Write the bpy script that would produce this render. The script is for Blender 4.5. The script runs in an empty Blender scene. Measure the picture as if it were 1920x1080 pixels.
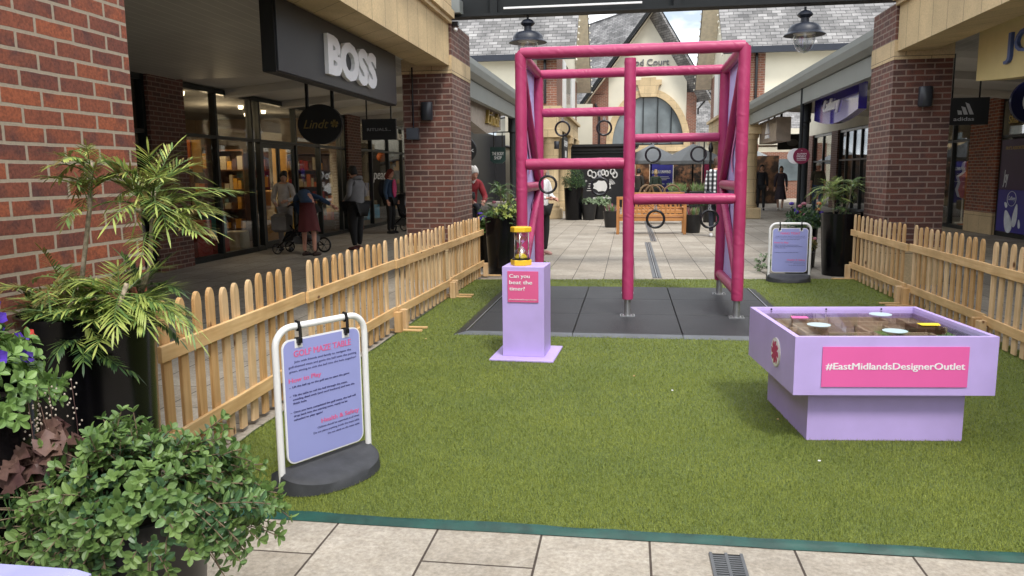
import bpy, bmesh, math, random
from mathutils import Vector, Matrix, noise
random.seed(11)
R = math.radians
S = bpy.context.scene
col = S.collection

# ---------------------------------------------------------------- camera
YAW, PITCH, ROLL, FPX = R(8.6), R(-8.35), R(0.6), 1450.0
fw = Vector((-math.sin(YAW)*math.cos(PITCH), math.cos(YAW)*math.cos(PITCH), math.sin(PITCH)))
rt = Vector((math.cos(YAW), math.sin(YAW), 0)); up = rt.cross(fw)
r2 = rt*math.cos(ROLL) - up*math.sin(ROLL); u2 = up*math.cos(ROLL) + rt*math.sin(ROLL)
cd = bpy.data.cameras.new('camera'); cam = bpy.data.objects.new('camera', cd); col.objects.link(cam)
cm = Matrix((r2, u2, -fw)).transposed().to_4x4(); cm.translation = Vector((0, 0, 1.5))
cam.matrix_world = cm
cd.sensor_width = 36.0; cd.lens = 36.0*FPX/1920.0; cd.clip_start = 0.05; cd.clip_end = 2000
S.camera = cam

# ---------------------------------------------------------------- world, sun, exposure
SUN_EL, SUN_AZ = R(56), R(150)      # azimuth measured from +Y towards +X
W = bpy.data.worlds.new("World"); S.world = W; W.use_nodes = True
wn = W.node_tree.nodes; wl = W.node_tree.links
bg = wn['Background']; bg.inputs[1].default_value = 0.15
sky = wn.new('ShaderNodeTexSky'); sky.sky_type = 'NISHITA'; sky.sun_disc = False
sky.sun_elevation = SUN_EL; sky.sun_rotation = SUN_AZ; sky.air_density = 1.2; sky.dust_density = 2.0
tc = wn.new('ShaderNodeTexCoord'); mp = wn.new('ShaderNodeMapping'); mp.inputs['Scale'].default_value = (1.5, 1.5, 3.2)
mp.inputs['Location'].default_value = (0.35, 0.2, 0.15)
ns = wn.new('ShaderNodeTexNoise'); ns.inputs['Scale'].default_value = 2.4; ns.inputs['Detail'].default_value = 7
rp = wn.new('ShaderNodeValToRGB'); rp.color_ramp.elements[0].position = 0.42; rp.color_ramp.elements[1].position = 0.58
rp.color_ramp.elements[0].color = (2.6, 2.95, 3.4, 1); rp.color_ramp.elements[1].color = (11.5, 11.6, 11.8, 1)
mx = wn.new('ShaderNodeMix'); mx.data_type = 'RGBA'; mx.inputs[0].default_value = 0.85
wl.new(tc.outputs['Generated'], mp.inputs[0]); wl.new(mp.outputs[0], ns.inputs['Vector']); wl.new(ns.outputs[0], rp.inputs[0])
wl.new(sky.outputs[0], mx.inputs[6]); wl.new(rp.outputs[0], mx.inputs[7]); wl.new(mx.outputs[2], bg.inputs[0])
sd = bpy.data.lights.new('sun', 'SUN'); sd.energy = 1.5; sd.angle = R(12); sd.color = (1, .96, .9)
so = bpy.data.objects.new('sun', sd); col.objects.link(so)
tosun = Vector((math.sin(SUN_AZ)*math.cos(SUN_EL), math.cos(SUN_AZ)*math.cos(SUN_EL), math.sin(SUN_EL)))
so.rotation_euler = tosun.to_track_quat('Z', 'Y').to_euler()
S.view_settings.view_transform = 'Standard'; S.view_settings.look = 'None'
S.view_settings.exposure = 0.92; S.view_settings.gamma = 1.0; S.view_settings.use_curve_mapping = False
S.render.engine = 'CYCLES'

# ---------------------------------------------------------------- mesh helpers
class MB:
    def __init__(s): s.v = []; s.f = []; s.m = []
    def add(s, vs, fs, mi=0, M=None):
        b = len(s.v)
        if M is not None: vs = [M @ Vector(p) for p in vs]
        s.v.extend([tuple(p) for p in vs])
        for f in fs: s.f.append(tuple(b+i for i in f)); s.m.append(mi)
        return s
    def box(s, x0, x1, y0, y1, z0, z1, mi=0, M=None):
        vs = [(x0,y0,z0),(x1,y0,z0),(x1,y1,z0),(x0,y1,z0),(x0,y0,z1),(x1,y0,z1),(x1,y1,z1),(x0,y1,z1)]
        return s.add(vs, [(0,3,2,1),(4,5,6,7),(0,1,5,4),(1,2,6,5),(2,3,7,6),(3,0,4,7)], mi, M)
    def bbox(s, x0, x1, y0, y1, z0, z1, b=.004, mi=0, M=None):   # box with bevelled vertical and top edges
        o = []
        for (z, d) in ((z0+b, 0), (z1-b, 0), (z1, b)):
            o.append([(x0+d+b*0, y0+d, z), (x1-d, y0+d, z), (x1-d, y1-d, z), (x0+d, y1-d, z)])
        rings = [[(x0+b,y0+b,z0),(x1-b,y0+b,z0),(x1-b,y1-b,z0),(x0+b,y1-b,z0)]] + o
        vs = [p for r in rings for p in r]; fs = [(3,2,1,0)]
        for k in range(3):
            for i in range(4):
                j = (i+1) % 4; fs.append((4*k+i, 4*k+j, 4*k+4+j, 4*k+4+i))
        fs.append((12,13,14,15))
        return s.add(vs, fs, mi, M)
    def tube(s, pts, r, n=8, mi=0, M=None, cap=True, closed=False):
        pts = [Vector(p) for p in pts]; N = len(pts)
        rr = r if isinstance(r, (list, tuple)) else [r]*N
        vs = []; nrm = None
        for i, p in enumerate(pts):
            if closed: t = pts[(i+1) % N] - pts[i-1]
            else: t = pts[min(i+1, N-1)] - pts[max(i-1, 0)]
            t.normalize()
            if nrm is None:
                a = Vector((0,0,1)) if abs(t.z) < .9 else Vector((1,0,0)); nrm = t.cross(a).normalized()
            nrm = (nrm - t*nrm.dot(t))
            if nrm.length < 1e-6: nrm = t.orthogonal()
            nrm.normalize(); b = t.cross(nrm)
            for k in range(n):
                a = 2*math.pi*k/n; vs.append(p + (nrm*math.cos(a) + b*math.sin(a))*rr[i])
        fs = []
        for i in range(N if closed else N-1):
            for k in range(n):
                j = (k+1) % n; i2 = (i+1) % N
                fs.append((i*n+k, i*n+j, i2*n+j, i2*n+k))
        if cap and not closed: fs.append(tuple(range(n-1, -1, -1))); fs.append(tuple((N-1)*n+k for k in range(n)))
        return s.add(vs, fs, mi, M)
    def lathe(s, prof, c=(0,0,0), n=24, mi=0, M=None, sx=1, sy=1, cap=True):
        vs = []; fs = []
        for (r, z) in prof:
            for k in range(n):
                a = 2*math.pi*k/n; vs.append((c[0]+r*sx*math.cos(a), c[1]+r*sy*math.sin(a), c[2]+z))
        for i in range(len(prof)-1):
            for k in range(n):
                j = (k+1) % n; fs.append((i*n+k, i*n+j, (i+1)*n+j, (i+1)*n+k))
        if cap:
            if prof[0][0] > 1e-5: fs.append(tuple(range(n-1, -1, -1)))
            if prof[-1][0] > 1e-5: fs.append(tuple((len(prof)-1)*n+k for k in range(n)))
        return s.add(vs, fs, mi, M)
    def prism(s, poly, z0, z1, mi=0, M=None):
        n = len(poly); vs = [(x,y,z0) for x,y in poly] + [(x,y,z1) for x,y in poly]
        fs = [tuple(range(n-1,-1,-1)), tuple(range(n,2*n))] + [(i,(i+1)%n,n+(i+1)%n,n+i) for i in range(n)]
        return s.add(vs, fs, mi, M)
    def ell(s, c, rx, ry, rz, n=12, m=8, mi=0, M=None, jit=0):
        prof = [(max(math.sin(math.pi*i/m), 1e-3), -math.cos(math.pi*i/m)) for i in range(m+1)]
        vs = []; fs = []
        for (r, z) in prof:
            for k in range(n):
                a = 2*math.pi*k/n; q = 1+random.uniform(-jit, jit)
                vs.append((c[0]+rx*r*q*math.cos(a), c[1]+ry*r*q*math.sin(a), c[2]+rz*z*q))
        for i in range(m):
            for k in range(n):
                j = (k+1) % n; fs.append((i*n+k, i*n+j, (i+1)*n+j, (i+1)*n+k))
        return s.add(vs, fs, mi, M)
    def quad(s, a, b, c, d, mi=0): return s.add([a,b,c,d], [(0,1,2,3)], mi)
    def text(s, txt, M, h=.1, w=None, bold=0.0, ext=.002, align='C', shear=0, mi=0, space=1.0):
        """lettering of cap height h in the local XY plane of M, extruded along +Z; w fits the width"""
        c = bpy.data.curves.new('lettering', 'FONT'); c.body = txt; c.size = 1; c.offset = bold if txt == 'BOSS' else 0; c.shear = shear
        c.resolution_u = 3; c.space_character = space; c.extrude = .001
        o = bpy.data.objects.new('lettering', c); col.objects.link(o)
        dg = bpy.context.evaluated_depsgraph_get(); me = bpy.data.meshes.new_from_object(o.evaluated_get(dg))
        vs = [v.co.copy() for v in me.vertices]; fs = [tuple(p.vertices) for p in me.polygons]
        bpy.data.objects.remove(o); bpy.data.curves.remove(c); bpy.data.meshes.remove(me)
        if not vs: return s
        k = h/.72
        x0 = min(v.x for v in vs); x1 = max(v.x for v in vs)
        kx = k if w is None else w/(x1-x0)
        cx = (x0+x1)/2 if align == 'C' else (x0 if align == 'L' else x1)
        for q, dx in enumerate((0,) if txt == 'BOSS' or bold <= 0 else (-1.1*bold, 0, 1.1*bold)):
            s.add([((v.x-cx+dx)*kx, v.y*k+(.3*bold*k if q == 1 else 0), (ext*(1+.06*q) if v.z > 0 else 0)) for v in vs], fs, mi, M)
        return s
    def build(s, name, mats, parent=None, smooth=False, loc=None):
        me = bpy.data.meshes.new(name)
        o = bpy.data.objects.new(name, me)
        if not isinstance(mats, (list, tuple)): mats = [mats]
        for m in mats: me.materials.append(m)
        off = Vector((0,0,0)); inv = None
        if parent is not None: inv = wm(parent).inverted()
        elif loc is not None: inv = Matrix.Translation(-Vector(loc))
        vs = [inv @ Vector(p) for p in s.v] if inv else s.v
        me.from_pydata([tuple(p) for p in vs], [], s.f)
        if len(mats) > 1: me.polygons.foreach_set('material_index', s.m)
        if smooth:
            me.polygons.foreach_set('use_smooth', [True]*len(me.polygons))
            if smooth == 'auto':
                try: me.set_sharp_from_angle(angle=R(40))
                except Exception: pass
        me.update(); col.objects.link(o)
        if parent is not None: o.parent = parent
        elif loc is not None: o.location = loc
        return o

def wm(o):
    m = Matrix.Translation(o.location) @ o.rotation_euler.to_matrix().to_4x4()
    return wm(o.parent) @ m if o.parent else m
def tag(o, label=None, cat=None, group=None, kind=None):
    if label: o['label'] = label
    if cat: o['category'] = cat
    if group: o['group'] = group
    if kind: o['kind'] = kind
    return o
def thing(name, label, cat, loc=(0,0,0), rz=0, group=None):
    o = bpy.data.objects.new(name, None); col.objects.link(o); o.empty_display_size = .1
    o.location = loc; o.rotation_euler = (0,0,rz)
    return tag(o, label, cat, group)
def kids(o): return [c for c in bpy.data.objects if c.parent == o]
def dup(root, loc, rz=0, label=None, group=None):
    def cp(o, par):
        c = o.copy(); col.objects.link(c); c.parent = par
        for k in kids(o): cp(k, c)
        return c
    ch = kids(root); r = root.copy(); col.objects.link(r); r.location = loc; r.rotation_euler = (0,0,rz)
    for k in ch: cp(k, r)
    if label: r['label'] = label
    if group: r['group'] = group
    return r
def at(x, y, z, rz=0, rx=0, ry=0):
    return Matrix.Translation((x,y,z)) @ Matrix.Rotation(rz,4,'Z') @ Matrix.Rotation(ry,4,'Y') @ Matrix.Rotation(rx,4,'X')
def frame(o, xdir, ydir):      # matrix: local x along xdir, y along ydir
    x = Vector(xdir).normalized(); y = Vector(ydir).normalized(); z = x.cross(y)
    m = Matrix((x, y, z)).transposed().to_4x4(); m.translation = Vector(o); return m
FACE_CAM = lambda x,y,z: frame((x,y,z), (1,0,0), (0,0,1))       # readable from -Y
FACE_R = lambda x,y,z: frame((x,y,z), (0,1,0), (0,0,1))         # face looking towards +X
FACE_L = lambda x,y,z: frame((x,y,z), (0,-1,0), (0,0,1))        # face looking towards -X

# ---------------------------------------------------------------- materials
def newmat(name):
    m = bpy.data.materials.new(name); m.use_nodes = True
    nt = m.node_tree; return m, nt, nt.nodes['Principled BSDF']
def N(nt, t, **k):
    n = nt.nodes.new(t)
    for a, b in k.items(): setattr(n, a, b)
    return n
def worldpos(nt, scale=(1,1,1), loc=(0,0,0), src='pos'):
    mpn = N(nt, 'ShaderNodeMapping'); mpn.inputs['Scale'].default_value = scale; mpn.inputs['Location'].default_value = loc
    if src == 'pos': g = N(nt, 'ShaderNodeNewGeometry'); nt.links.new(g.outputs['Position'], mpn.inputs[0])
    else: g = N(nt, 'ShaderNodeTexCoord'); nt.links.new(g.outputs['Object'], mpn.inputs[0])
    return mpn.outputs[0]
def mixc(nt, fac, a, b, mode='MIX'):
    m = N(nt, 'ShaderNodeMix', data_type='RGBA', blend_type=mode)
    for i, x in ((0, fac), (6, a), (7, b)):
        if hasattr(x, 'links') or isinstance(x, bpy.types.NodeSocket): nt.links.new(x, m.inputs[i])
        else: m.inputs[i].default_value = x if i == 0 else (*x, 1) if len(x) == 3 else x
    return m.outputs[2]
def ramp(nt, src, p0, p1, c0=(0,0,0), c1=(1,1,1)):
    r = N(nt, 'ShaderNodeValToRGB'); e = r.color_ramp.elements
    e[0].position = p0; e[1].position = p1; e[0].color = (*c0,1); e[1].color = (*c1,1)
    nt.links.new(src, r.inputs[0]); return r.outputs[0]
def noi(nt, vec, scale, detail=4, rough=.55):
    n = N(nt, 'ShaderNodeTexNoise'); n.inputs['Scale'].default_value = scale; n.inputs['Detail'].default_value = detail
    n.inputs['Roughness'].default_value = rough; nt.links.new(vec, n.inputs['Vector']); return n.outputs[0]
def bump(nt, bsdf, src, strength=.3, dist=.01):
    b = N(nt, 'ShaderNodeBump'); b.inputs['Strength'].default_value = strength; b.inputs['Distance'].default_value = dist
    nt.links.new(src, b.inputs['Height']); nt.links.new(b.outputs[0], bsdf.inputs['Normal'])
def simple(name, c, rough=.6, metal=0, var=.12, scale=6, bmp=0, bscale=60, coat=0, emit=None, es=1, stretch=(1,1,1), spec=None):
    m, nt, b = newmat(name)
    v = worldpos(nt, stretch); n = noi(nt, v, scale)
    dark = tuple(x*(1-var) for x in c); lite = tuple(min(1, x*(1+var)) for x in c)
    nt.links.new(ramp(nt, n, .3, .7, dark, lite), b.inputs['Base Color'])
    b.inputs['Roughness'].default_value = rough; b.inputs['Metallic'].default_value = metal
    b.inputs['Coat Weight'].default_value = coat
    if spec is not None: b.inputs['Specular IOR Level'].default_value = spec
    if bmp: bump(nt, b, noi(nt, v, bscale), bmp, .004)
    if emit: b.inputs['Emission Color'].default_value = (*emit,1); b.inputs['Emission Strength'].default_value = es
    return m
def brickmat(name, c1, c2, mortar, w=.225, h=.075, ms=.009, zoff=0, patch=(.05,.03,.035), pf=.55, rough=.75):
    m, nt, b = newmat(name)
    g = N(nt, 'ShaderNodeNewGeometry'); sp = N(nt, 'ShaderNodeSeparateXYZ'); nt.links.new(g.outputs['Position'], sp.inputs[0])
    ad = N(nt, 'ShaderNodeMath', operation='ADD'); nt.links.new(sp.outputs[0], ad.inputs[0]); nt.links.new(sp.outputs[1], ad.inputs[1])
    cb = N(nt, 'ShaderNodeCombineXYZ'); nt.links.new(ad.outputs[0], cb.inputs[0]); nt.links.new(sp.outputs[2], cb.inputs[1])
    wob = N(nt, 'ShaderNodeTexNoise'); wob.inputs['Scale'].default_value = 9; nt.links.new(cb.outputs[0], wob.inputs['Vector'])
    vm = N(nt, 'ShaderNodeVectorMath', operation='MULTIPLY_ADD'); nt.links.new(wob.outputs['Color'], vm.inputs[0])
    vm.inputs[1].default_value = (.007,.007,0); nt.links.new(cb.outputs[0], vm.inputs[2])
    t = N(nt, 'ShaderNodeTexBrick'); t.inputs['Scale'].default_value = 1; t.inputs['Brick Width'].default_value = w
    t.inputs['Row Height'].default_value = h; t.inputs['Mortar Size'].default_value = ms; t.inputs['Mortar Smooth'].default_value = .12
    t.inputs['Color1'].default_value = (*c1,1); t.inputs['Color2'].default_value = (*c2,1); t.inputs['Mortar'].default_value = (*mortar,1)
    nt.links.new(vm.outputs[0], t.inputs['Vector'])
    p = g.outputs['Position']
    n1 = ramp(nt, noi(nt, p, 7, 3), .48, .68); n2 = noi(nt, p, 90, 4)
    c = mixc(nt, n1, t.outputs['Color'], mixc(nt, pf, t.outputs['Color'], patch))
    c = mixc(nt, .55, c, mixc(nt, 1.0, c, ramp(nt, n2, .35, .62, (.35,.33,.33), (1.25,1.2,1.15)), 'MULTIPLY'))
    c = mixc(nt, t.outputs['Fac'], c, mixc(nt, .3, mortar, ramp(nt, n2, .3, .7, (0.15,.14,.12), tuple(mortar))))
    nt.links.new(c, b.inputs['Base Color']); b.inputs['Roughness'].default_value = rough
    inv = N(nt, 'ShaderNodeMath', operation='SUBTRACT'); inv.inputs[0].default_value = 1; nt.links.new(t.outputs['Fac'], inv.inputs[1])
    hh = N(nt, 'ShaderNodeMath', operation='MULTIPLY_ADD'); nt.links.new(n2, hh.inputs[0]); hh.inputs[1].default_value = .25; nt.links.new(inv.outputs[0], hh.inputs[2])
    bump(nt, b, hh.outputs[0], .7, .006)
    return m
def blockmat(name, c, w=.6, h=.35, ms=.004, joint=(.12,.09,.06), axis='XYZ', var=.16, off=.5, rough=.85, stainamt=.25, loc=(0,0,0)):
    """masonry/tile pattern; axis: which world axes give u (sum) and v"""
    m, nt, b = newmat(name)
    g = N(nt, 'ShaderNodeNewGeometry'); sp = N(nt, 'ShaderNodeSeparateXYZ'); nt.links.new(g.outputs['Position'], sp.inputs[0])
    cb = N(nt, 'ShaderNodeCombineXYZ')
    if axis == 'wall':
        ad = N(nt, 'ShaderNodeMath', operation='ADD'); nt.links.new(sp.outputs[0], ad.inputs[0]); nt.links.new(sp.outputs[1], ad.inputs[1])
        nt.links.new(ad.outputs[0], cb.inputs[0]); nt.links.new(sp.outputs[2], cb.inputs[1])
    elif axis == 'xz': nt.links.new(sp.outputs[0], cb.inputs[0]); nt.links.new(sp.outputs[2], cb.inputs[1])
    elif axis == 'yx': nt.links.new(sp.outputs[1], cb.inputs[0]); nt.links.new(sp.outputs[0], cb.inputs[1])
    mpn = N(nt, 'ShaderNodeMapping'); mpn.inputs['Location'].default_value = loc; nt.links.new(cb.outputs[0], mpn.inputs[0])
    t = N(nt, 'ShaderNodeTexBrick'); t.offset = off; t.inputs['Scale'].default_value = 1; t.inputs['Brick Width'].default_value = w
    t.inputs['Row Height'].default_value = h; t.inputs['Mortar Size'].default_value = ms; t.inputs['Mortar Smooth'].default_value = .2
    t.inputs['Color1'].default_value = (*[x*(1-var) for x in c],1); t.inputs['Color2'].default_value = (*[min(1,x*(1+var)) for x in c],1)
    t.inputs['Mortar'].default_value = (*joint,1); nt.links.new(mpn.outputs[0], t.inputs['Vector'])
    p = g.outputs['Position']
    st = ramp(nt, noi(nt, p, 1.7, 6), .35, .7, (1-stainamt,)*3, (1.08,1.07,1.05)); sp2 = ramp(nt, noi(nt, p, 55, 5, .7), .3, .7, (.8,.8,.8), (1.15,1.14,1.12))
    cc = mixc(nt, 1.0, mixc(nt, 1.0, t.outputs['Color'], st, 'MULTIPLY'), sp2, 'MULTIPLY')
    nt.links.new(cc, b.inputs['Base Color']); b.inputs['Roughness'].default_value = rough
    inv = N(nt, 'ShaderNodeMath', operation='SUBTRACT'); inv.inputs[0].default_value = 1; nt.links.new(t.outputs['Fac'], inv.inputs[1])
    bump(nt, b, inv.outputs[0], .5, .004)
    return m
def woodmat(name, c, dark, axis, rough=.65):
    m, nt, b = newmat(name)
    sc = {'z': (22,22,1.6), 'y': (22,1.6,22), 'x': (1.6,22,22)}[axis]
    v = worldpos(nt, sc); n = noi(nt, v, 1.6, 5, .6)
    w2 = worldpos(nt, (1,1,1)); big = noi(nt, w2, 3.3, 3)
    cc = mixc(nt, ramp(nt, n, .35, .7), c, dark)
    cc = mixc(nt, 1.0, cc, ramp(nt, big, .3, .7, (.84,.8,.74), (1.08,1.06,1.04)), 'MULTIPLY')
    vo = N(nt, 'ShaderNodeTexVoronoi'); vo.inputs['Scale'].default_value = 3.4
    sc2 = {'z': (1.6,1.6,.8), 'y': (1.6,.8,1.6), 'x': (.8,1.6,1.6)}[axis]
    nt.links.new(worldpos(nt, sc2), vo.inputs['Vector'])
    cc = mixc(nt, ramp(nt, vo.outputs['Distance'], .035, .085, (1,1,1), (0,0,0)), cc, (.13,.05,.015))
    nt.links.new(cc, b.inputs['Base Color']); b.inputs['Roughness'].default_value = rough
    bump(nt, b, n, .25, .003); return m
def glassmat(name, tint=(.75,.8,.8), gloss=.16, rough=.01, trans=1.0):
    m, nt, b = newmat(name); nt.nodes.remove(b); out = nt.nodes['Material Output']
    tr = N(nt, 'ShaderNodeBsdfTransparent'); tr.inputs[0].default_value = (*tint,1)
    gl = N(nt, 'ShaderNodeBsdfGlossy'); gl.inputs['Roughness'].default_value = rough; gl.inputs[0].default_value = (.95,.97,1,1)
    lw = N(nt, 'ShaderNodeLayerWeight'); lw.inputs[0].default_value = .5; pw_ = N(nt, 'ShaderNodeMath', operation='POWER'); nt.links.new(lw.outputs['Facing'], pw_.inputs[0]); pw_.inputs[1].default_value = 3.6
    ad = N(nt, 'ShaderNodeMath', operation='MULTIPLY_ADD'); nt.links.new(pw_.outputs[0], ad.inputs[0]); ad.inputs[1].default_value = .75; ad.inputs[2].default_value = gloss
    ad.use_clamp = True
    mxs = N(nt, 'ShaderNodeMixShader'); nt.links.new(ad.outputs[0], mxs.inputs[0]); nt.links.new(tr.outputs[0], mxs.inputs[1]); nt.links.new(gl.outputs[0], mxs.inputs[2])
    nt.links.new(mxs.outputs[0], out.inputs[0]); return m
def leafmat(name, c, c2=None, rough=.45, trans=.25, scale=14):
    m, nt, b = newmat(name); out = nt.nodes['Material Output']
    c2 = c2 or tuple(x*.55 for x in c)
    cc = ramp(nt, noi(nt, worldpos(nt), scale, 3), .35, .65, c2, c); nt.links.new(cc, b.inputs['Base Color'])
    b.inputs['Roughness'].default_value = rough
    t = N(nt, 'ShaderNodeBsdfTranslucent'); nt.links.new(cc, t.inputs[0])
    mxs = N(nt, 'ShaderNodeMixShader'); mxs.inputs[0].default_value = trans
    nt.links.new(b.outputs[0], mxs.inputs[1]); nt.links.new(t.outputs[0], mxs.inputs[2]); nt.links.new(mxs.outputs[0], out.inputs[0]); return m

M = {}
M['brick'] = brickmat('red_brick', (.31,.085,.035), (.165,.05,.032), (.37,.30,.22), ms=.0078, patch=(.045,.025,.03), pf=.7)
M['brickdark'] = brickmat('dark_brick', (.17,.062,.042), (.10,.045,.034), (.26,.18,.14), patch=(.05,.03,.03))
M['brickfar'] = brickmat('orange_brick', (.28,.10,.055), (.20,.08,.05), (.34,.26,.2), pf=.3)
M['stone'] = blockmat('sandstone', (.60,.46,.27), w=.62, h=.42, axis='wall', var=.07, stainamt=.18)
M['lintel'] = blockmat('sandstone_lintel', (.60,.46,.26), w=.42, h=3.0, axis='wall', var=.05, stainamt=.18, off=0, loc=(0,1.5,0))
M['render'] = simple('cream_render', (.66,.62,.50), .9, var=.06, scale=1.2)
M['slate'] = blockmat('slate_roof', (.25,.245,.245), w=.30, h=.115, ms=.009, joint=(.06,.06,.06), axis='xz', var=.38, stainamt=.45)
M['paving'] = None
M['cream_metal'] = simple('grey_green_steel', (.19,.205,.195), .45, var=.06, scale=2)
M['steel_dark'] = simple('dark_steel', (.012,.014,.015), .6, var=.1, spec=.25)
M['navy'] = simple('navy_steel', (.012,.016,.028), .45)
M['black'] = simple('black_gloss_paint', (.008,.008,.01), .25, var=.2)
M['frame'] = simple('dark_green_frame', (.008,.013,.014), .35, var=.2)
M['blackmat'] = simple('black_matt', (.012,.012,.014), .6)
M['planter'] = simple('black_gloss_resin', (.004,.004,.005), .2, var=.3, spec=.3, bmp=.03, bscale=8)
M['pot'] = simple('black_plastic', (.014,.014,.015), .38, var=.25, bmp=.05, bscale=12)
M['white'] = simple('white_paint', (.78,.78,.77), .4, var=.03)
M['whiteplas'] = simple('white_plastic', (.82,.82,.84), .35, var=.02)
M['softwhite'] = simple('white_ceiling', (.50,.48,.43), .8, var=.08, scale=1)
M['lav'] = simple('lavender_paint', (.50,.385,.76), .42, var=.06, scale=5, bmp=.04, bscale=180)
M['lavsign'] = simple('periwinkle_board', (.31,.335,.66), .35, var=.02)
M['lavcloth'] = simple('lavender_banner', (.56,.53,.86), .6, var=.06, scale=5, bmp=.2, bscale=9)
M['pinkpanel'] = simple('pink_panel', (.76,.125,.39), .4, var=.02)
M['pinkdeep'] = simple('rose_panel', (.70,.11,.28), .4, var=.02)
M['pinkink'] = simple('coral_pink_ink', (.72,.13,.30), .5, var=.02)
M['ink'] = simple('navy_ink', (.035,.035,.14), .5, var=.02)
M['rubber'] = simple('rubber_tile', (.020,.021,.023), .55, var=.25, scale=3.5, bmp=.35, bscale=400)
M['rubberedge'] = simple('rubber_ramp', (.11,.12,.13), .5, var=.15, bmp=.2, bscale=300)
M['basemoon'] = simple('recycled_rubber', (.040,.042,.048), .7, var=.25, scale=12, bmp=.3, bscale=200)
M['galv'] = simple('galvanised_steel', (.42,.43,.44), .35, metal=.8, var=.15, scale=20)
M['gold'] = simple('gold_lettering', (.55,.40,.12), .35, metal=.7, var=.1)
M['goldink'] = simple('dull_gold_ink', (.22,.16,.045), .5)
M['chrome'] = simple('chrome', (.7,.7,.7), .15, metal=1, var=.03)
M['yellow'] = simple('yellow_plastic', (.80,.50,.02), .4, var=.06, coat=.2)
M['sand'] = simple('yellow_sand', (.85,.62,.03), .8)
M['glass'] = glassmat('window_glass', (.90,.92,.91), .02)
M['perspex'] = glassmat('perspex_sheet', (.93,.93,.93), .0, .02)
M['glassfar'] = simple('grey_blue_window', (.16,.19,.20), .12, var=.5, scale=.5)
M['lampglass'] = glassmat('clear_lamp_glass', (.82,.84,.86), .2)
M['picket'] = woodmat('pine_upright', (.62,.40,.19), (.47,.27,.10), 'z')
M['picketlight'] = woodmat('pale_pine_upright', (.72,.53,.31), (.58,.38,.19), 'z')
M['rail'] = woodmat('pine_rail', (.72,.50,.25), (.58,.36,.15), 'y')
M['footwood'] = woodmat('pine_foot', (.70,.48,.24), (.56,.34,.14), 'x')
M['teakz'] = woodmat('teak_upright', (.50,.235,.075), (.36,.15,.045), 'z', .5)
M['teakx'] = woodmat('teak_rail', (.55,.26,.085), (.40,.17,.05), 'x', .5)
M['boss'] = simple('charcoal_sign_face', (.022,.024,.030), .35, var=.15, scale=1.2)
M['signblack'] = simple('black_sign_face', (.006,.006,.006), .5)
M['gunmetal'] = simple('bronze_mirror_sign', (.34,.285,.24), .25, metal=.1, var=.15)
M['purple'] = simple('purple_sign', (.045,.028,.32), .1, var=.08, coat=1)
M['burgundy'] = simple('burgundy', (.20,.012,.05), .4)
M['soil'] = simple('dark_soil', (.03,.02,.014), .95, var=.4, scale=40, bmp=.8, bscale=80)
M['tape'] = simple('green_plastic_tape', (.004,.050,.038), .5, var=.35, scale=9, bmp=.7, bscale=22)
M['branch'] = simple('twig_bark', (.14,.10,.06), .85, var=.3, scale=40)
M['canebark'] = simple('scaly_cane', (.34,.28,.20), .85, var=.5, scale=55, bmp=.5, bscale=50)
def pinkvinyl():
    m, nt, b = newmat('magenta_vinyl'); v = worldpos(nt); n = noi(nt, v, 2, 3)
    w = N(nt, 'ShaderNodeTexWave'); w.wave_type = 'BANDS'; w.bands_direction = 'DIAGONAL'; w.inputs['Scale'].default_value = 5.5
    w.inputs['Distortion'].default_value = 11; w.inputs['Detail'].default_value = 2; w.inputs['Detail Scale'].default_value = 1.2
    nt.links.new(v, w.inputs['Vector'])
    nt.links.new(ramp(nt, n, .3, .7, (.36,.030,.105), (.45,.048,.150)), b.inputs['Base Color'])
    b.inputs['Roughness'].default_value = .42
    mm = N(nt, 'ShaderNodeMath', operation='MULTIPLY'); nt.links.new(w.outputs['Fac'], mm.inputs[0]); nt.links.new(ramp(nt, noi(nt, v, 3.5, 2), .4, .6), mm.inputs[1])
    bump(nt, b, mm.outputs[0], .25, .008); return m
M['vinyl'] = pinkvinyl()
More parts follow.
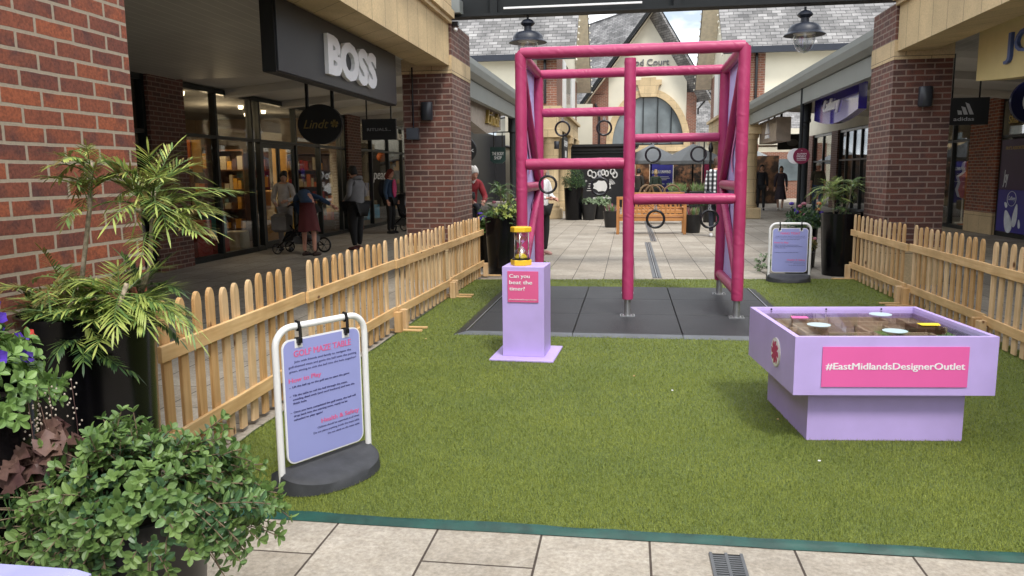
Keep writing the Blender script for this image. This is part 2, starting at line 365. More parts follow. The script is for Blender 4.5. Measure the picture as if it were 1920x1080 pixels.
def pavemat():
    m, nt, b = newmat('sandstone_paving')
    g = N(nt, 'ShaderNodeNewGeometry'); sp = N(nt, 'ShaderNodeSeparateXYZ'); nt.links.new(g.outputs['Position'], sp.inputs[0])
    gt = N(nt, 'ShaderNodeMath', operation='GREATER_THAN'); nt.links.new(sp.outputs[0], gt.inputs[0]); gt.inputs[1].default_value = .4
    ma = N(nt, 'ShaderNodeMath', operation='MULTIPLY_ADD'); nt.links.new(gt.outputs[0], ma.inputs[0]); ma.inputs[1].default_value = -.125
    nt.links.new(sp.outputs[0], ma.inputs[2])
    ad = N(nt, 'ShaderNodeMath', operation='ADD'); nt.links.new(ma.outputs[0], ad.inputs[0]); ad.inputs[1].default_value = -.1+44.5
    cb = N(nt, 'ShaderNodeCombineXYZ'); nt.links.new(sp.outputs[1], cb.inputs[0]); nt.links.new(ad.outputs[0], cb.inputs[1])
    t = N(nt, 'ShaderNodeTexBrick'); t.offset = .37; t.inputs['Scale'].default_value = 1; t.inputs['Brick Width'].default_value = .76
    t.inputs['Row Height'].default_value = .445; t.inputs['Mortar Size'].default_value = .0055; t.inputs['Mortar Smooth'].default_value = .3
    t.inputs['Color1'].default_value = (.31,.28,.235,1); t.inputs['Color2'].default_value = (.40,.37,.32,1); t.inputs['Mortar'].default_value = (.06,.045,.035,1)
    nt.links.new(cb.outputs[0], t.inputs['Vector'])
    p = g.outputs['Position']
    st = ramp(nt, noi(nt, p, 1.3, 7, .65), .3, .72, (.74,.73,.72), (1.12,1.11,1.1))
    s2 = ramp(nt, noi(nt, p, 48, 6, .75), .33, .66, (.72,.70,.68), (1.25,1.23,1.2))
    s3 = ramp(nt, noi(nt, p, 13, 4, .6), .35, .7, (.88,.86,.83), (1.06,1.06,1.06))
    c = mixc(nt, 1.0, mixc(nt, 1.0, mixc(nt, 1.0, t.outputs['Color'], st, 'MULTIPLY'), s2, 'MULTIPLY'), s3, 'MULTIPLY')
    nt.links.new(c, b.inputs['Base Color']); b.inputs['Roughness'].default_value = .8
    inv = N(nt, 'ShaderNodeMath', operation='SUBTRACT'); inv.inputs[0].default_value = 1; nt.links.new(t.outputs['Fac'], inv.inputs[1])
    hh = N(nt, 'ShaderNodeMath', operation='MULTIPLY_ADD'); nt.links.new(noi(nt, p, 60, 5), hh.inputs[0]); hh.inputs[1].default_value = .35; nt.links.new(inv.outputs[0], hh.inputs[2])
    bump(nt, b, hh.outputs[0], .5, .004); return m
M['paving'] = pavemat()
def slatmat():
    m, nt, b = newmat('slatted_ceiling_boards'); v = worldpos(nt)
    g = N(nt, 'ShaderNodeNewGeometry'); sp = N(nt, 'ShaderNodeSeparateXYZ'); nt.links.new(g.outputs['Position'], sp.inputs[0])
    mo = N(nt, 'ShaderNodeMath', operation='PINGPONG'); nt.links.new(sp.outputs[0], mo.inputs[0]); mo.inputs[1].default_value = .075
    r = ramp(nt, mo.outputs[0], .002, .008, (.70,.68,.61), (.46,.445,.40))
    nt.links.new(mixc(nt, 1.0, r, ramp(nt, noi(nt, v, 1.1, 4), .3, .7, (.86,.86,.86), (1.05,1.05,1.05)), 'MULTIPLY'), b.inputs['Base Color'])
    b.inputs['Roughness'].default_value = .55; bump(nt, b, mo.outputs[0], .4, .01); return m
M['slats'] = slatmat()
def turfmat(name, lift=1.0):
    m, nt, b = newmat(name); v = worldpos(nt)
    big = noi(nt, v, 1.1, 5, .6); fine = noi(nt, v, 130, 3, .7)
    c = mixc(nt, ramp(nt, fine, .35, .65), (.050*lift,.085*lift,.012*lift), (.20*lift,.26*lift,.055*lift))
    c = mixc(nt, 1.0, c, ramp(nt, big, .3, .7, (.80,.84,.8), (1.12,1.08,1.0)), 'MULTIPLY')
    nt.links.new(c, b.inputs['Base Color']); b.inputs['Roughness'].default_value = .6
    bump(nt, b, fine, .8, .01); return m
M['turf'] = turfmat('artificial_turf_backing', .8)
def blademat():
    m, nt, b = newmat('artificial_grass_blades'); v = worldpos(nt); out = nt.nodes['Material Output']
    f = noi(nt, v, 240, 2, .8); big = noi(nt, v, 1.5, 6, .65)
    c = mixc(nt, ramp(nt, f, .38, .66), (.122,.162,.022), (.365,.41,.095))
    c = mixc(nt, 1.0, c, ramp(nt, big, .3, .7, (.80,.84,.84), (1.14,1.10,1.0)), 'MULTIPLY')
    nt.links.new(c, b.inputs['Base Color']); b.inputs['Roughness'].default_value = .6; b.inputs['Specular IOR Level'].default_value = .25
    t = N(nt, 'ShaderNodeBsdfTranslucent'); nt.links.new(c, t.inputs[0]); x = N(nt, 'ShaderNodeMixShader'); x.inputs[0].default_value = .2
    nt.links.new(b.outputs[0], x.inputs[1]); nt.links.new(t.outputs[0], x.inputs[2]); nt.links.new(x.outputs[0], out.inputs[0]); return m
M['blade'] = blademat()

# ================================================================ SETTING
def struct(name, mb, mat, smooth=False):
    return tag(mb.build(name, mat, smooth=smooth), kind='structure')
g = MB(); g.quad((-400,-400,0),(400,-400,0),(400,600,0),(-400,600,0)); struct('ground', g, simple('outer_ground', (.16,.15,.14), .9))
g = MB(); g.quad((-14,-6,.004),(14,-6,.004),(14,60,.004),(-14,60,.004)); struct('paving', g, M['paving'])
# artificial turf sheet (far edge slightly skewed), pile and edging tape
TX0, TX1, TY0 = -2.16, 3.2, 3.06
def far(x): return 10.75 + (x+2.05)*.084
t = MB(); t.add([(TX0,TY0,.02),(TX1,TY0,.02),(TX1,far(TX1),.02),(TX0,far(TX0),.02),(TX0,TY0,.004),(TX1,TY0,.004),(TX1,far(TX1),.004),(TX0,far(TX0),.004)],
      [(0,1,2,3),(0,4,5,1),(1,5,6,2),(2,6,7,3),(3,7,4,0)]); struct('artificial_turf', t, M['turf'])
import numpy as np
def turf_pile():
    rng = np.random.default_rng(3); P = []
    bands = [(3.07,3.7,40000),(3.7,4.6,27000),(4.6,5.8,17000),(5.8,7.5,9500),(7.5,9.0,6500),(9.0,11.15,5200)]
    for y0, y1, d in bands:
        n = int(d*(y1-y0)*(TX1-TX0)); x = rng.uniform(TX0, TX1, n); y = rng.uniform(y0, y1, n); keep = (y < 10.75+(x+2.05)*.084)
        keep &= ~(np.abs(y-6.93-.01*x) < .007)&~(np.abs(x-.02*y+1.9) < .004); keep &= ~((x > -1.5)&(x < 1.5)&(y > 7.05)&(y < 10.05));
        x = x[keep]; y = y[keep]; P.append((x, y, np.full(x.shape, (y0+y1)/2)))
    x = np.concatenate([p[0] for p in P]); y = np.concatenate([p[1] for p in P]); b = np.concatenate([p[2] for p in P]); n = len(x)
    a = rng.uniform(0, 2*np.pi, n); L = rng.uniform(.011, .023, n); tilt = rng.uniform(.3, 1.15, n); wd = .0011*np.maximum(1, b/3.7)
    mow = np.where(rng.uniform(size=n) < .5, 0.9, 0.0)
    dx = np.cos(a)*np.sin(tilt)*L; dy = np.sin(a)*np.sin(tilt)*L; dz = np.cos(tilt)*L
    px = -np.sin(a)*wd; py = np.cos(a)*wd
    V = np.empty((n,3,3)); V[:,0] = np.stack([x-px, y-py, np.full(n,.02)],1); V[:,1] = np.stack([x+px, y+py, np.full(n,.02)],1)
    V[:,2] = np.stack([x+dx, y+dy, .02+dz],1)
    me = bpy.data.meshes.new('turf_pile'); me.vertices.add(3*n); me.vertices.foreach_set('co', V.reshape(-1).astype(np.float32))
    me.loops.add(3*n); me.loops.foreach_set('vertex_index', np.arange(3*n, dtype=np.int32))
    me.polygons.add(n); me.polygons.foreach_set('loop_start', np.arange(0,3*n,3, dtype=np.int32)); me.polygons.foreach_set('loop_total', np.full(n,3, dtype=np.int32))
    me.update(calc_edges=True); me.materials.append(M['blade']); o = bpy.data.objects.new('turf_pile', me); col.objects.link(o)
    tag(o, 'short green artificial grass pile covering the play area', 'artificial grass', kind='stuff')
turf_pile()
def strip_tape():
    mb = MB(); n = 160; vs = []; fs = []
    rows = [(-.030,.006),(-.022,.012),(-.010,.022),(.004,.028),(.014,.029)]
    for i in range(n+1):
        x = -2.1 + (TX1+2.1)*i/n
        for (dy, z) in rows:
            nz = noise.noise(Vector((x*5, dy*30, 1)))*.006; ny = noise.noise(Vector((x*2.3, 4, dy*9)))*.008
            vs.append((x, TY0+dy+ny+.004, max(.007, z+nz)))
    k = len(rows)
    for i in range(n):
        for j in range(k-1): fs.append((i*k+j, (i+1)*k+j, (i+1)*k+j+1, i*k+j+1))
    mb.add(vs, fs); o = mb.build('edging_tape', M['tape'], smooth=True); tag(o, 'crinkled dark green plastic tape along the front edge of the turf', 'tape')
    m2 = MB(); vs = []; fs = []
    for i in range(121):
        y = 3.06+7.6*i/120
        for dx, z in ((-.03,.007),(-.015,.014),(.008,.026)):
            vs.append((TX0+dx+noise.noise(Vector((3,y*3,dx*9)))*.01, y, z+abs(noise.noise(Vector((y*4,2,dx*20))))*.006))
    for i in range(120):
        for j in range(2): fs.append((i*3+j, i*3+j+1, (i+1)*3+j+1, (i+1)*3+j))
    m2.add(vs, fs); o = m2.build('edging_tape', M['tape'], smooth=True); tag(o, 'green plastic tape strip under the left picket fence', 'tape')
strip_tape()
# drainage channels: slotted grating in front, narrow channel beyond
def drain(y0, y1, x, w, label, slot=.02, single=False):
    t = thing('drain_channel', label, 'drain', (x, y0, 0))
    f = MB(); f.box(x-w/2, x+w/2, y0, y1, .001, .006); f.build('channel', simple('drain_shadow', (.01,.01,.01), .9), t)
    gr = MB()
    if single:
        gr.box(x-w/2, x-w/2+w*.36, y0, y1, .006, .010); gr.box(x+w/2-w*.36, x+w/2, y0, y1, .006, .010)
        gr.box(x-w*.05, x+w*.05, y0, y1, .006, .0115, 1)
    else:
        for xx in (x-w/2, x-.006, x+w/2-.012): gr.box(xx, xx+.012, y0, y1, .006, .012)
        k = int((y1-y0)/slot)
        for i in range(k): gr.box(x-w/2+.012, x+w/2-.012, y0+i*slot, y0+i*slot+slot*.5, .0065, .0105)
    gr.build('grating', [simple('drain_iron', (.09,.095,.10), .45, var=.2), M['galv']], t)
drain(2.0, 2.965, .395, .13, 'slotted grey drain grating in the paving in front of the turf', .017)
drain(11.2, 17.1, .42, .13, 'narrow steel drain line in the paving just beyond the turf', single=True)
drain(17.35, 34, .56, .13, 'narrow steel drain line running under the wooden bench', single=True)
for d in [o for o in bpy.data.objects if o.name.startswith('drain_channel')][1:]: d['group'] = 'steel drain lines in the far plaza'

# ================================================================ BRICK PILLARS, LINTELS
def pillar(x0, x1, y0, y1, mat, label, inner, top=3.6, band=True, base=True):
    t = thing('brick_pillar', label, 'pillar', ((x0+x1)/2, y0, 0))
    s = MB(); s.box(x0, x1, y0, y1, 0.004 if not base else .5, 2.9); s.box(x0, x1, y0, y1, 3.14, top); s.build('shaft', mat, t)
    if base: b = MB(); b.bbox(x0-.012, x1+.012, y0-.012, y1+.012, 0.004, .5, .006); b.build('plinth', M['stone'], t)
    b = MB(); b.box(x0-.006, x1+.006, y0-.006, y1+.006, 2.9, 3.14); b.build('stone_band', M['stone'], t)
    return t
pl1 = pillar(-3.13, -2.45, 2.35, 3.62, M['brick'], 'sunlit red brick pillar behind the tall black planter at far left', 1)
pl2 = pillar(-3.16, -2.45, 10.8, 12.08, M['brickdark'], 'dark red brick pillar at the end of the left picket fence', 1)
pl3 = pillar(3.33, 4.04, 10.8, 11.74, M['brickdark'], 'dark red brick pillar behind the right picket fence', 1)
# the second pillar from the entrance on the right carries the near end of the lintel, outside the frame
def lintel(x0, x1, y0, y1, label):
    t = thing('stone_lintel', label, 'lintel', ((x0+x1)/2, y0, 3))
    b = MB(); b.box(x0, x1, y0, y1, 3.0, 3.56); b.build('face_blocks', M['lintel'], t)
    c = MB(); c.box(x0-.05, x1+.05, y0, y1, 3.56, 3.62); c.box(x0-.09, x1+.09, y0, y1, 3.62, 3.72); c.box(x0-.05, x1+.05, y0, y1, 3.72, 3.86); c.build('cornice', M['stone'], t)
lintel(-2.93, -2.48, 3.63, 10.79, 'long sandstone lintel above the charcoal shop sign')
lintel(3.36, 3.81, -16.0, 10.79, 'long sandstone lintel above the pale yellow shop sign')
for xa, xb, sd_name in ((-14,-7.51,'left'),(8.41,15,'right')):  # unseen rest of the shop rows, added to keep sky light off the walkways
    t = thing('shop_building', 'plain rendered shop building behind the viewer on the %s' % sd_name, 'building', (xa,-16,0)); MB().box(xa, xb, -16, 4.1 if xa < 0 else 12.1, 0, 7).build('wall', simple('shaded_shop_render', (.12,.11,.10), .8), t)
MB_l = thing('stone_lintel', 'sandstone lintel continuing towards the viewer from the near left pillar', 'lintel', (-2.7,-16,3)); MB().box(-2.93,-2.48,-16,2.34,3.0,3.8).build('face_blocks', M['lintel'], MB_l)
# overhead steel beam between the pillars
t = thing('roof_beam', 'dark steel roof beam spanning the mall overhead with two hanging lanterns', 'beam', (.4, 11.2, 3.7))
b = MB(); b.box(-2.9, 3.8, 11.08, 11.32, 3.70, 3.735); b.box(-2.9, 3.8, 11.19, 11.21, 3.735, 4.2)
for x in (.62, -1.9, 2.9): b.box(x-.05, x+.05, 11.1, 11.3, 3.735, 4.2)
b.build('steel_section', M['steel_dark'], t)
b = MB(); b.box(-2.9, 3.8, 11.34, 11.40, 3.86, 4.6); b.build('navy_fascia', M['navy'], t)
b = MB(); b.box(-1.75, .15, 11.05, 11.085, 3.775, 3.80); b.build('light_batten', M['white'], t)
b = MB(); b.box(-3.3, -2.35, 10.95, 11.35, 3.735, 3.92); b.box(3.2, 4.1, 10.95, 11.35, 3.735, 3.92); b.build('end_bracket', M['cream_metal'], t)

# ================================================================ WALKWAY CEILINGS AND CANOPIES
def ceiling(x0, x1, y0, y1, label):
    o = MB().box(x0, x1, y0, y1, 3.1, 3.14).build('slatted_ceiling', M['slats']); tag(o, label, 'ceiling')
ceiling(-7.5, -2.93, -16.0, 12.1, 'slatted board ceiling over the left walkway behind the charcoal sign')
ceiling(3.81, 8.4, -16.0, 11.7, 'slatted board ceiling over the right walkway behind the yellow sign')
def canopy(side, xg, xs, y0, y1, label, posts, s2):
    """lean-to roof from gutter line xg to shop wall xs"""
    t = thing('walkway_canopy', label, 'canopy', (xg, y0, 0)); sg = 1 if xs > xg else -1
    r = MB(); r.add([(xg, y0, 3.5),(xs, y0, 3.12),(xs, y1, 3.12),(xg, y1, 3.5),(xg, y0, 3.62),(xs, y0, 4.1),(xs, y1, 4.1),(xg, y1, 3.62)],
                    [(0,1,2,3),(4,7,6,5),(0,4,5,1),(2,6,7,3),(1,5,6,2),(0,3,7,4)]); r.build('soffit', M['softwhite'], t)
    b = MB(); b.box(min(xg+sg*.02, xg+sg*.14), max(xg+sg*.02, xg+sg*.14), y0, y1, 2.98, 3.30); b.build('edge_beam', M['cream_metal'], t)
    gt = MB(); gx = xg-sg*.10
    prof = [(xg+sg*.10,3.31),(xg-sg*.02,3.31),(gx-sg*.03,3.38),(gx-sg*.06,3.50),(gx-sg*.06,3.60),(gx,3.63),(xg+sg*.02,3.70),(xg+sg*.3,3.72)]
    vs = [(x,y,z) for y in (y0,y1) for x,z in prof]; n = len(prof)
    gt.add(vs, [(i,i+1,n+i+1,n+i) for i in range(n-1)]+[tuple(range(n)), tuple(range(2*n-1,n-1,-1))]); gt.build('gutter', M['cream_metal'], t, smooth=False)
    for k, y in enumerate([y0+1.7+2.4*i for i in range(int((y1-y0-1)/2.4))]):
        w = MB(); x0, x1 = sorted((xg+sg*.2, xs-sg*.02)); zc = lambda x: 3.5-(abs(x-xg))/abs(xs-xg)*.38
        w.add([(x0,y,zc(x0)-.14),(x1,y,zc(x1)-.14),(x1,y+.28,zc(x1)-.14),(x0,y+.28,zc(x0)-.14),(x0,y,zc(x0)),(x1,y,zc(x1)),(x1,y+.28,zc(x1)),(x0,y+.28,zc(x0))],
              [(0,3,2,1),(0,1,5,4),(1,2,6,5),(2,3,7,6),(3,0,4,7)]); w.build('rafter', M['softwhite'], t)
    for (x, y) in posts:
        p = MB(); p.lathe([(.10,.004),(.10,.35),(.085,.37),(.085,2.6),(.11,2.62),(.11,2.68),(.10,2.7),(.12,2.95),(.12,3.31)], (x,y,0), 16); p.build('post', M['steel_dark'], t, smooth='auto')
    return t
canopy(-1, -3.0, -7.5, 12.1, 25.6, 'grey steel walkway canopy along the left row of shops', [(-3.1, 20.9)], 1)
cr = canopy(1, 3.75, 8.4, 11.75, 26.4, 'grey steel walkway canopy along the right row of shops', [(4.0, 18.9)], 1)
p = MB(); p.tube([(3.78,18.3,.01),(3.78,18.3,3.42)], .04, 10); p.tube([(3.78,18.3,2.5),(3.95,18.8,2.5)], .012, 6); p.build('downpipe', M['steel_dark'], cr, smooth='auto')

# ================================================================ SHOP ROWS
def mullions(parent, X, ys, z0, z1, ztr, sg, wid=.07, mat=None):
    """frame and panes on the plane x = X; sg = +1 looks to +X"""
    mat = mat or M['frame']
    f = MB()
    for y in ys: f.box(X-.06, X+.06, y-wid/2, y+wid/2, z0, z1)
    for i in range(len(ys)-1):
        a, b = ys[i]+wid/2, ys[i+1]-wid/2
        for z, h in ((z0, .1), (ztr, .06), (z1-.09, .09)): f.box(X-.055, X+.055, a, b, z, z+h)
    f.build('window_frame', mat, parent)
    for i in range(len(ys)-1):
        a, b = ys[i]+wid/2, ys[i+1]-wid/2
        MB().box(X-.008, X+.008, a, b, z0+.1, ztr).build('lower_pane', M['glass'], parent)
        MB().box(X-.008, X+.008, a, b, ztr+.06, z1-.09).build('upper_pane', M['glass'], parent)
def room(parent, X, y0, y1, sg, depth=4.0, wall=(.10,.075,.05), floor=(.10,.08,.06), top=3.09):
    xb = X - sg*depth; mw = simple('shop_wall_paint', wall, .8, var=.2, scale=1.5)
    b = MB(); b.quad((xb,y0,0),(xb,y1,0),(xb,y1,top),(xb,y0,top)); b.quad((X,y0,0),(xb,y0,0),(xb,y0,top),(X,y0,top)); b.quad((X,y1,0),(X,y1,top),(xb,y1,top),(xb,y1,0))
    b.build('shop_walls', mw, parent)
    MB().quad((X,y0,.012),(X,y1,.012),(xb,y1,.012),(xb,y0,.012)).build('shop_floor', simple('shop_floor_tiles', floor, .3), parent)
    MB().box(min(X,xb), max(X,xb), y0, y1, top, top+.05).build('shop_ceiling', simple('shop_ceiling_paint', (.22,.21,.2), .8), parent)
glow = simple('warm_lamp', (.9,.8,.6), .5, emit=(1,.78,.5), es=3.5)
def spots(parent, pts):
    for p in pts:
        b = MB(); b.lathe([(.0,-.07),(.045,-.07),(.06,0)], p, 10); b.build('spotlight', glow, parent)
def arealight(name, loc, size, power, colr=(1,.75,.45), parent=None):
    l = bpy.data.lights.new(name, 'POINT'); l.energy = power; l.shadow_soft_size = size; l.color = colr
    o = bpy.data.objects.new(name, l); col.objects.link(o); o.location = loc; return o
def wallabove(parent, X, y0, y1, z0, z1, sg, mat):
    a, b = sorted((X, X-sg*.25)); MB().box(a, b, y0, y1, z0-.03, z1).build('bulkhead', mat, parent)

# left row
XL = -7.5
def pier(x, y0, y1, sg, label, stone=False, mat=None):
    t = thing('brick_pier', label, 'pier', (x, y0, 0)); a, b = sorted((x+sg*.12, x-sg*.35))
    s = MB(); s.box(a, b, y0, y1, .5 if stone else .004, 3.12); s.build('brickwork', mat or M['brickdark'], t)
    if stone: MB().bbox(a-.01, b+.01, y0-.01, y1+.01, .004, .5, .006).build('plinth', M['stone'], t)
pier(XL, 11.32, 12.3, 1, 'dark brick pier between the first two shop windows on the left')
pier(XL, 19.97, 21.0, 1, 'dark brick pier beside the oval black hanging sign')
sh = thing('shopfront', 'dark framed shopfront at the far left behind the foliage', 'shopfront', (XL, 6, 0))
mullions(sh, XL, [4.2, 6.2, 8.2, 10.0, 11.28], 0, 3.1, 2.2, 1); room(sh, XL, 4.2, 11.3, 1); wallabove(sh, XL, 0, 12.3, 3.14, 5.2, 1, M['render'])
sh = thing('shopfront', 'wide dark framed chocolate shop window with lit yellow display inside', 'shopfront', (XL, 12.3, 0))
mullions(sh, XL, [12.34, 13.42, 14.78, 15.1], 0, 3.1, 2.2, 1); mullions(sh, XL, [16.85, 18.2, 19.6, 19.93], 0, 3.1, 2.2, 1)
f = MB(); f.box(XL-.06, XL+.06, 15.14, 16.81, 2.2, 2.26); f.box(XL-.06, XL+.06, 15.14, 16.81, 3.01, 3.1); f.build('door_head', M['frame'], sh)
MB().box(XL-.008, XL+.008, 15.14, 16.81, 2.26, 3.01).build('fanlight', M['glass'], sh)
d = MB(); d.box(XL-.03, XL+.03, 15.16, 15.26, .02, 2.2); d.box(XL-.03, XL+.03, 16.7, 16.8, .02, 2.2); d.box(XL-.03, XL+.03, 15.26, 16.7, .02, .16); d.box(XL-.03, XL+.03, 15.26, 16.7, 2.1, 2.2); d.box(XL-.03, XL+.03, 15.95, 16.03, .16, 2.1)
do = d.build('door', M['frame'], sh); MB().tube([(XL+.09,15.88,.9),(XL+.12,15.88,.95),(XL+.12,15.88,1.35),(XL+.09,15.88,1.4)], .015, 8).build('handle', M['chrome'], do, smooth=True)
MB().box(XL-.006, XL+.006, 15.26, 15.95, .16, 2.1).build('door_pane', M['glass'], do); MB().box(XL-.006, XL+.006, 16.03, 16.7, .16, 2.1).build('door_pane', M['glass'], do)
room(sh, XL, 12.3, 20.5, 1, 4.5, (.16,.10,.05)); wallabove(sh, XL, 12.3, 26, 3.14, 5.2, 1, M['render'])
spots(sh, [(-8.2,13.6,3.08),(-8.4,15.0,3.08),(-8.6,16.6,3.08),(-8.7,17.9,3.08),(-9.5,18.6,3.08)])
arealight('shop_light', (-9.0,16.3,2.6), .3, 26); arealight('shop_light', (-8.6,13.4,2.7), .3, 13); arealight('shop_light', (-8.8,18.6,2.7), .3, 8)
def colmat(n, c, r=.5): return simple(n, c, r, var=.08)
CM = {k: colmat(k+'_card', c) for k, c in dict(red=(.45,.03,.02), amber=(.75,.38,.05), cream=(.6,.5,.35), teal=(.03,.25,.25), blue=(.03,.10,.35), brown=(.12,.05,.02), pink=(.6,.1,.25), sky=(.03,.35,.6), orange=(.7,.16,.02), olive=(.2,.22,.05)).items()}
# window displays of the chocolate shop
def shopitem(name, label, cat, mb, mat, group=None):
    c = [sum(v[i] for v in mb.v)/len(mb.v) for i in range(2)]
    o = mb.build(name, mat, loc=(c[0], c[1], min(v[2] for v in mb.v))); tag(o, label, cat, group); return o
shopitem('display_poster', 'tall lit amber panel seen through the open shop doorway', 'panel', MB().box(-8.40,-8.03,17.6,17.64,1.25,2.18), CM['amber'])
shopitem('display_counter', 'low yellow counter inside the chocolate shop doorway', 'counter', MB().bbox(-8.35,-7.72,16.3,17.2,.012,1.2,.02), CM['amber'])
shopitem('display_poster', 'striped orange and red poster high in the first window', 'poster', MB().box(-8.36,-8.1,13.6,13.63,1.72,2.2), [CM['orange']])
shopitem('display_poster', 'cream striped board beside the orange poster in the window', 'poster', MB().box(-8.09,-7.9,13.62,13.65,1.6,2.2), CM['amber'])
shopitem('display_box', 'large red display box on the floor of the first window', 'box', MB().bbox(-8.10,-7.72,13.0,13.5,.012,.72,.01), CM['red'])
shopitem('display_box', 'small teal gift box standing on the red shop floor stack', 'box', MB().bbox(-7.99,-7.66,13.62,13.95,.36,.8,.01), CM['teal'])
shopitem('display_box', 'red gift box under the teal box in the window', 'box', MB().bbox(-8.0,-7.65,13.6,14.0,.012,.35,.01), CM['red'])
shopitem('display_box', 'cream and blue boxes stacked low in the second window', 'box', MB().bbox(-8.1,-7.7,14.5,14.9,.012,.42,.01), CM['cream'])
def shelfrow(x0, x1, y, label, seed=1, cols=('amber','cream','red','brown','orange')):
    rg = random.Random(seed); t = thing('display_shelf', label, 'shelf', ((x0+x1)/2, y, 0)); b = MB()
    for z in (.3,.75,1.2,1.65,2.1): b.box(x0, x1, y, y+.35, z, z+.03)
    b.box(x0-.03, x0, y, y+.35, .012, 2.15); b.box(x1, x1+.03, y, y+.35, .012, 2.15); b.box(x0, x1, y+.32, y+.35, .012, 2.15); b.build('shelf_frame', CM['brown'], t)
    gds = MB(); mm = [CM[c] for c in cols]
    for z in (.33,.78,1.23,1.68):
        x = x0+.03
        while x < x1-.1:
            w = rg.uniform(.07,.17); h = rg.uniform(.12,.34); gds.box(x, x+w*.85, y+.03, y+.25, z, z+h, rg.randrange(len(mm))); x += w
    gds.build('goods', mm, t)
def shelfunit(x0, x1, y0, y1, label, sg=1, seed=1, cols=('amber','cream','red','brown','orange')):
    rg = random.Random(seed); t = thing('display_shelf', label, 'shelf', ((x0+x1)/2, y0, 0))
    b = MB()
    for z in (.3,.75,1.2,1.65,2.1): b.box(x0, x1, y0, y1, z, z+.03)
    b.box(x0, x1, y0-.03, y0, .012, 2.15); b.box(x0, x1, y1, y1+.03, .012, 2.15); b.build('shelf_frame', CM['brown'], t)
    gds = MB(); mm = [CM[c] for c in cols]
    for z in (.33,.78,1.23,1.68):
        y = y0+.03
        while y < y1-.1:
            w = rg.uniform(.06,.16); h = rg.uniform(.12,.34); gds.box(x0+.03, x1-.02, y, y+w*.85, z, z+h, rg.randrange(len(mm))); y += w
    gds.build('goods', mm, t)
shelfrow(-11.6, -9.7, 20.1, 'shelves of amber and red gift boxes at the far left of the shop end wall', seed=3)
shelfrow(-9.5, -7.8, 20.1, 'shelves of small warm coloured packets on the end wall nearest the glass', seed=4)
shelfrow(-9.6, -8.8, 16.9, 'short shelf of jars left of the amber panel in the shop', seed=8, cols=('brown','amber','cream'))
shelfrow(-9.2, -8.2, 14.3, 'shelf of gift boxes behind the first shop window', seed=9)
shelfrow(-10.4,-7.9, 26.8, 'shelf of small bottles at the end of the second shop', seed=12, cols=('cream','brown','amber','olive'))
# second shop of the left row
sh = thing('shopfront', 'dark framed shopfront with white hand drawn lettering beyond the oval sign', 'shopfront', (XL, 21, 0))
mullions(sh, XL, [21.04, 22.1, 23.7, 25.2, 27.2], 0, 3.1, 2.2, 1); room(sh, XL, 21.0, 27.3, 1, 4, (.12,.08,.05)); arealight('shop_light', (-9.0,23.6,2.6), .3, 22)
spots(sh, [(-8.2,22.6,3.08),(-8.3,24.9,3.08)])
l = MB(); l.text('RITUALS.', FACE_R(XL+.07,24.4,2.66), .2, 1.5, .02, .03); l.build('fascia_lettering', M['white'], sh)
l = MB(); l.text('peace', FACE_R(XL+.02,23.0,1.4), .3, 1.5, .01, shear=.3); l.text('love', FACE_R(XL+.02,23.4,1.05), .26, .9, .01, shear=.3); l.build('window_lettering', M['white'], sh)
shopitem('display_poster', 'dark pink poster in the window beside the second brick pier', 'poster', MB().box(-7.72,-7.70,21.1,21.8,.8,2.15), CM['pink'])
shopitem('display_box', 'bright blue display block low in the second shop window', 'box', MB().bbox(-8.1,-7.7,22.2,23.4,.2,.62,.01), CM['sky'])
shopitem('display_box', 'small blue display block on top of the low blue one', 'box', MB().bbox(-8.0,-7.7,22.2,22.9,.9,1.3,.01), CM['blue'])
o = MB().ell((-7.9,24.4,2.1), .16,.16,.16, 14, 10).build('paper_lantern', CM['orange'], smooth=True); tag(o, 'round orange lantern hanging in the second shop window', 'lantern')
# right row
XR = 8.4
pier(XR, 19.3, 20.8, -1, 'brick pier with a sandstone foot between the right shop windows', True, M['brick'])
pier(XR, 33.2, 34.2, -1, 'brick pier behind the walking man in a pale cap'); pier(XR, 37.6, 39.2, -1, 'farthest brick pier of the right row of shops')
sh = thing('shopfront', 'dark framed shopfront with purple sweet shop posters at the right edge', 'shopfront', (XR, 12, 0))
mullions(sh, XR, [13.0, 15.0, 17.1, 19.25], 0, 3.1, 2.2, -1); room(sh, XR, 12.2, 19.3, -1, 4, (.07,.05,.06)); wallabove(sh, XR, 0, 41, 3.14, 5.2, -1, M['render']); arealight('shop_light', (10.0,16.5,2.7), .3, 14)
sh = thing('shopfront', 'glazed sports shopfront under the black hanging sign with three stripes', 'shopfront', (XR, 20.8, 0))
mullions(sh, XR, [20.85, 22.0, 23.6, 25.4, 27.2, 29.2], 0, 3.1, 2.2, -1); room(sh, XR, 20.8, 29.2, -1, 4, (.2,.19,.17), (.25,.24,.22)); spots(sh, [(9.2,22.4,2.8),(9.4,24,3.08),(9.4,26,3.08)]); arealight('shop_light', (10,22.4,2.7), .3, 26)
sh = thing('shopfront', 'tall glazed shopfront beyond the purple hanging sign', 'shopfront', (XR, 29.2, 0))
mullions(sh, XR, [29.25, 30.2, 31.2, 32.2, 33.15], 0, 3.1, 1.9, -1); mullions(sh, XR, [34.25, 35.9, 37.55], 0, 3.1, 1.9, -1); room(sh, XR, 29.2, 39, -1, 4, (.1,.1,.11))
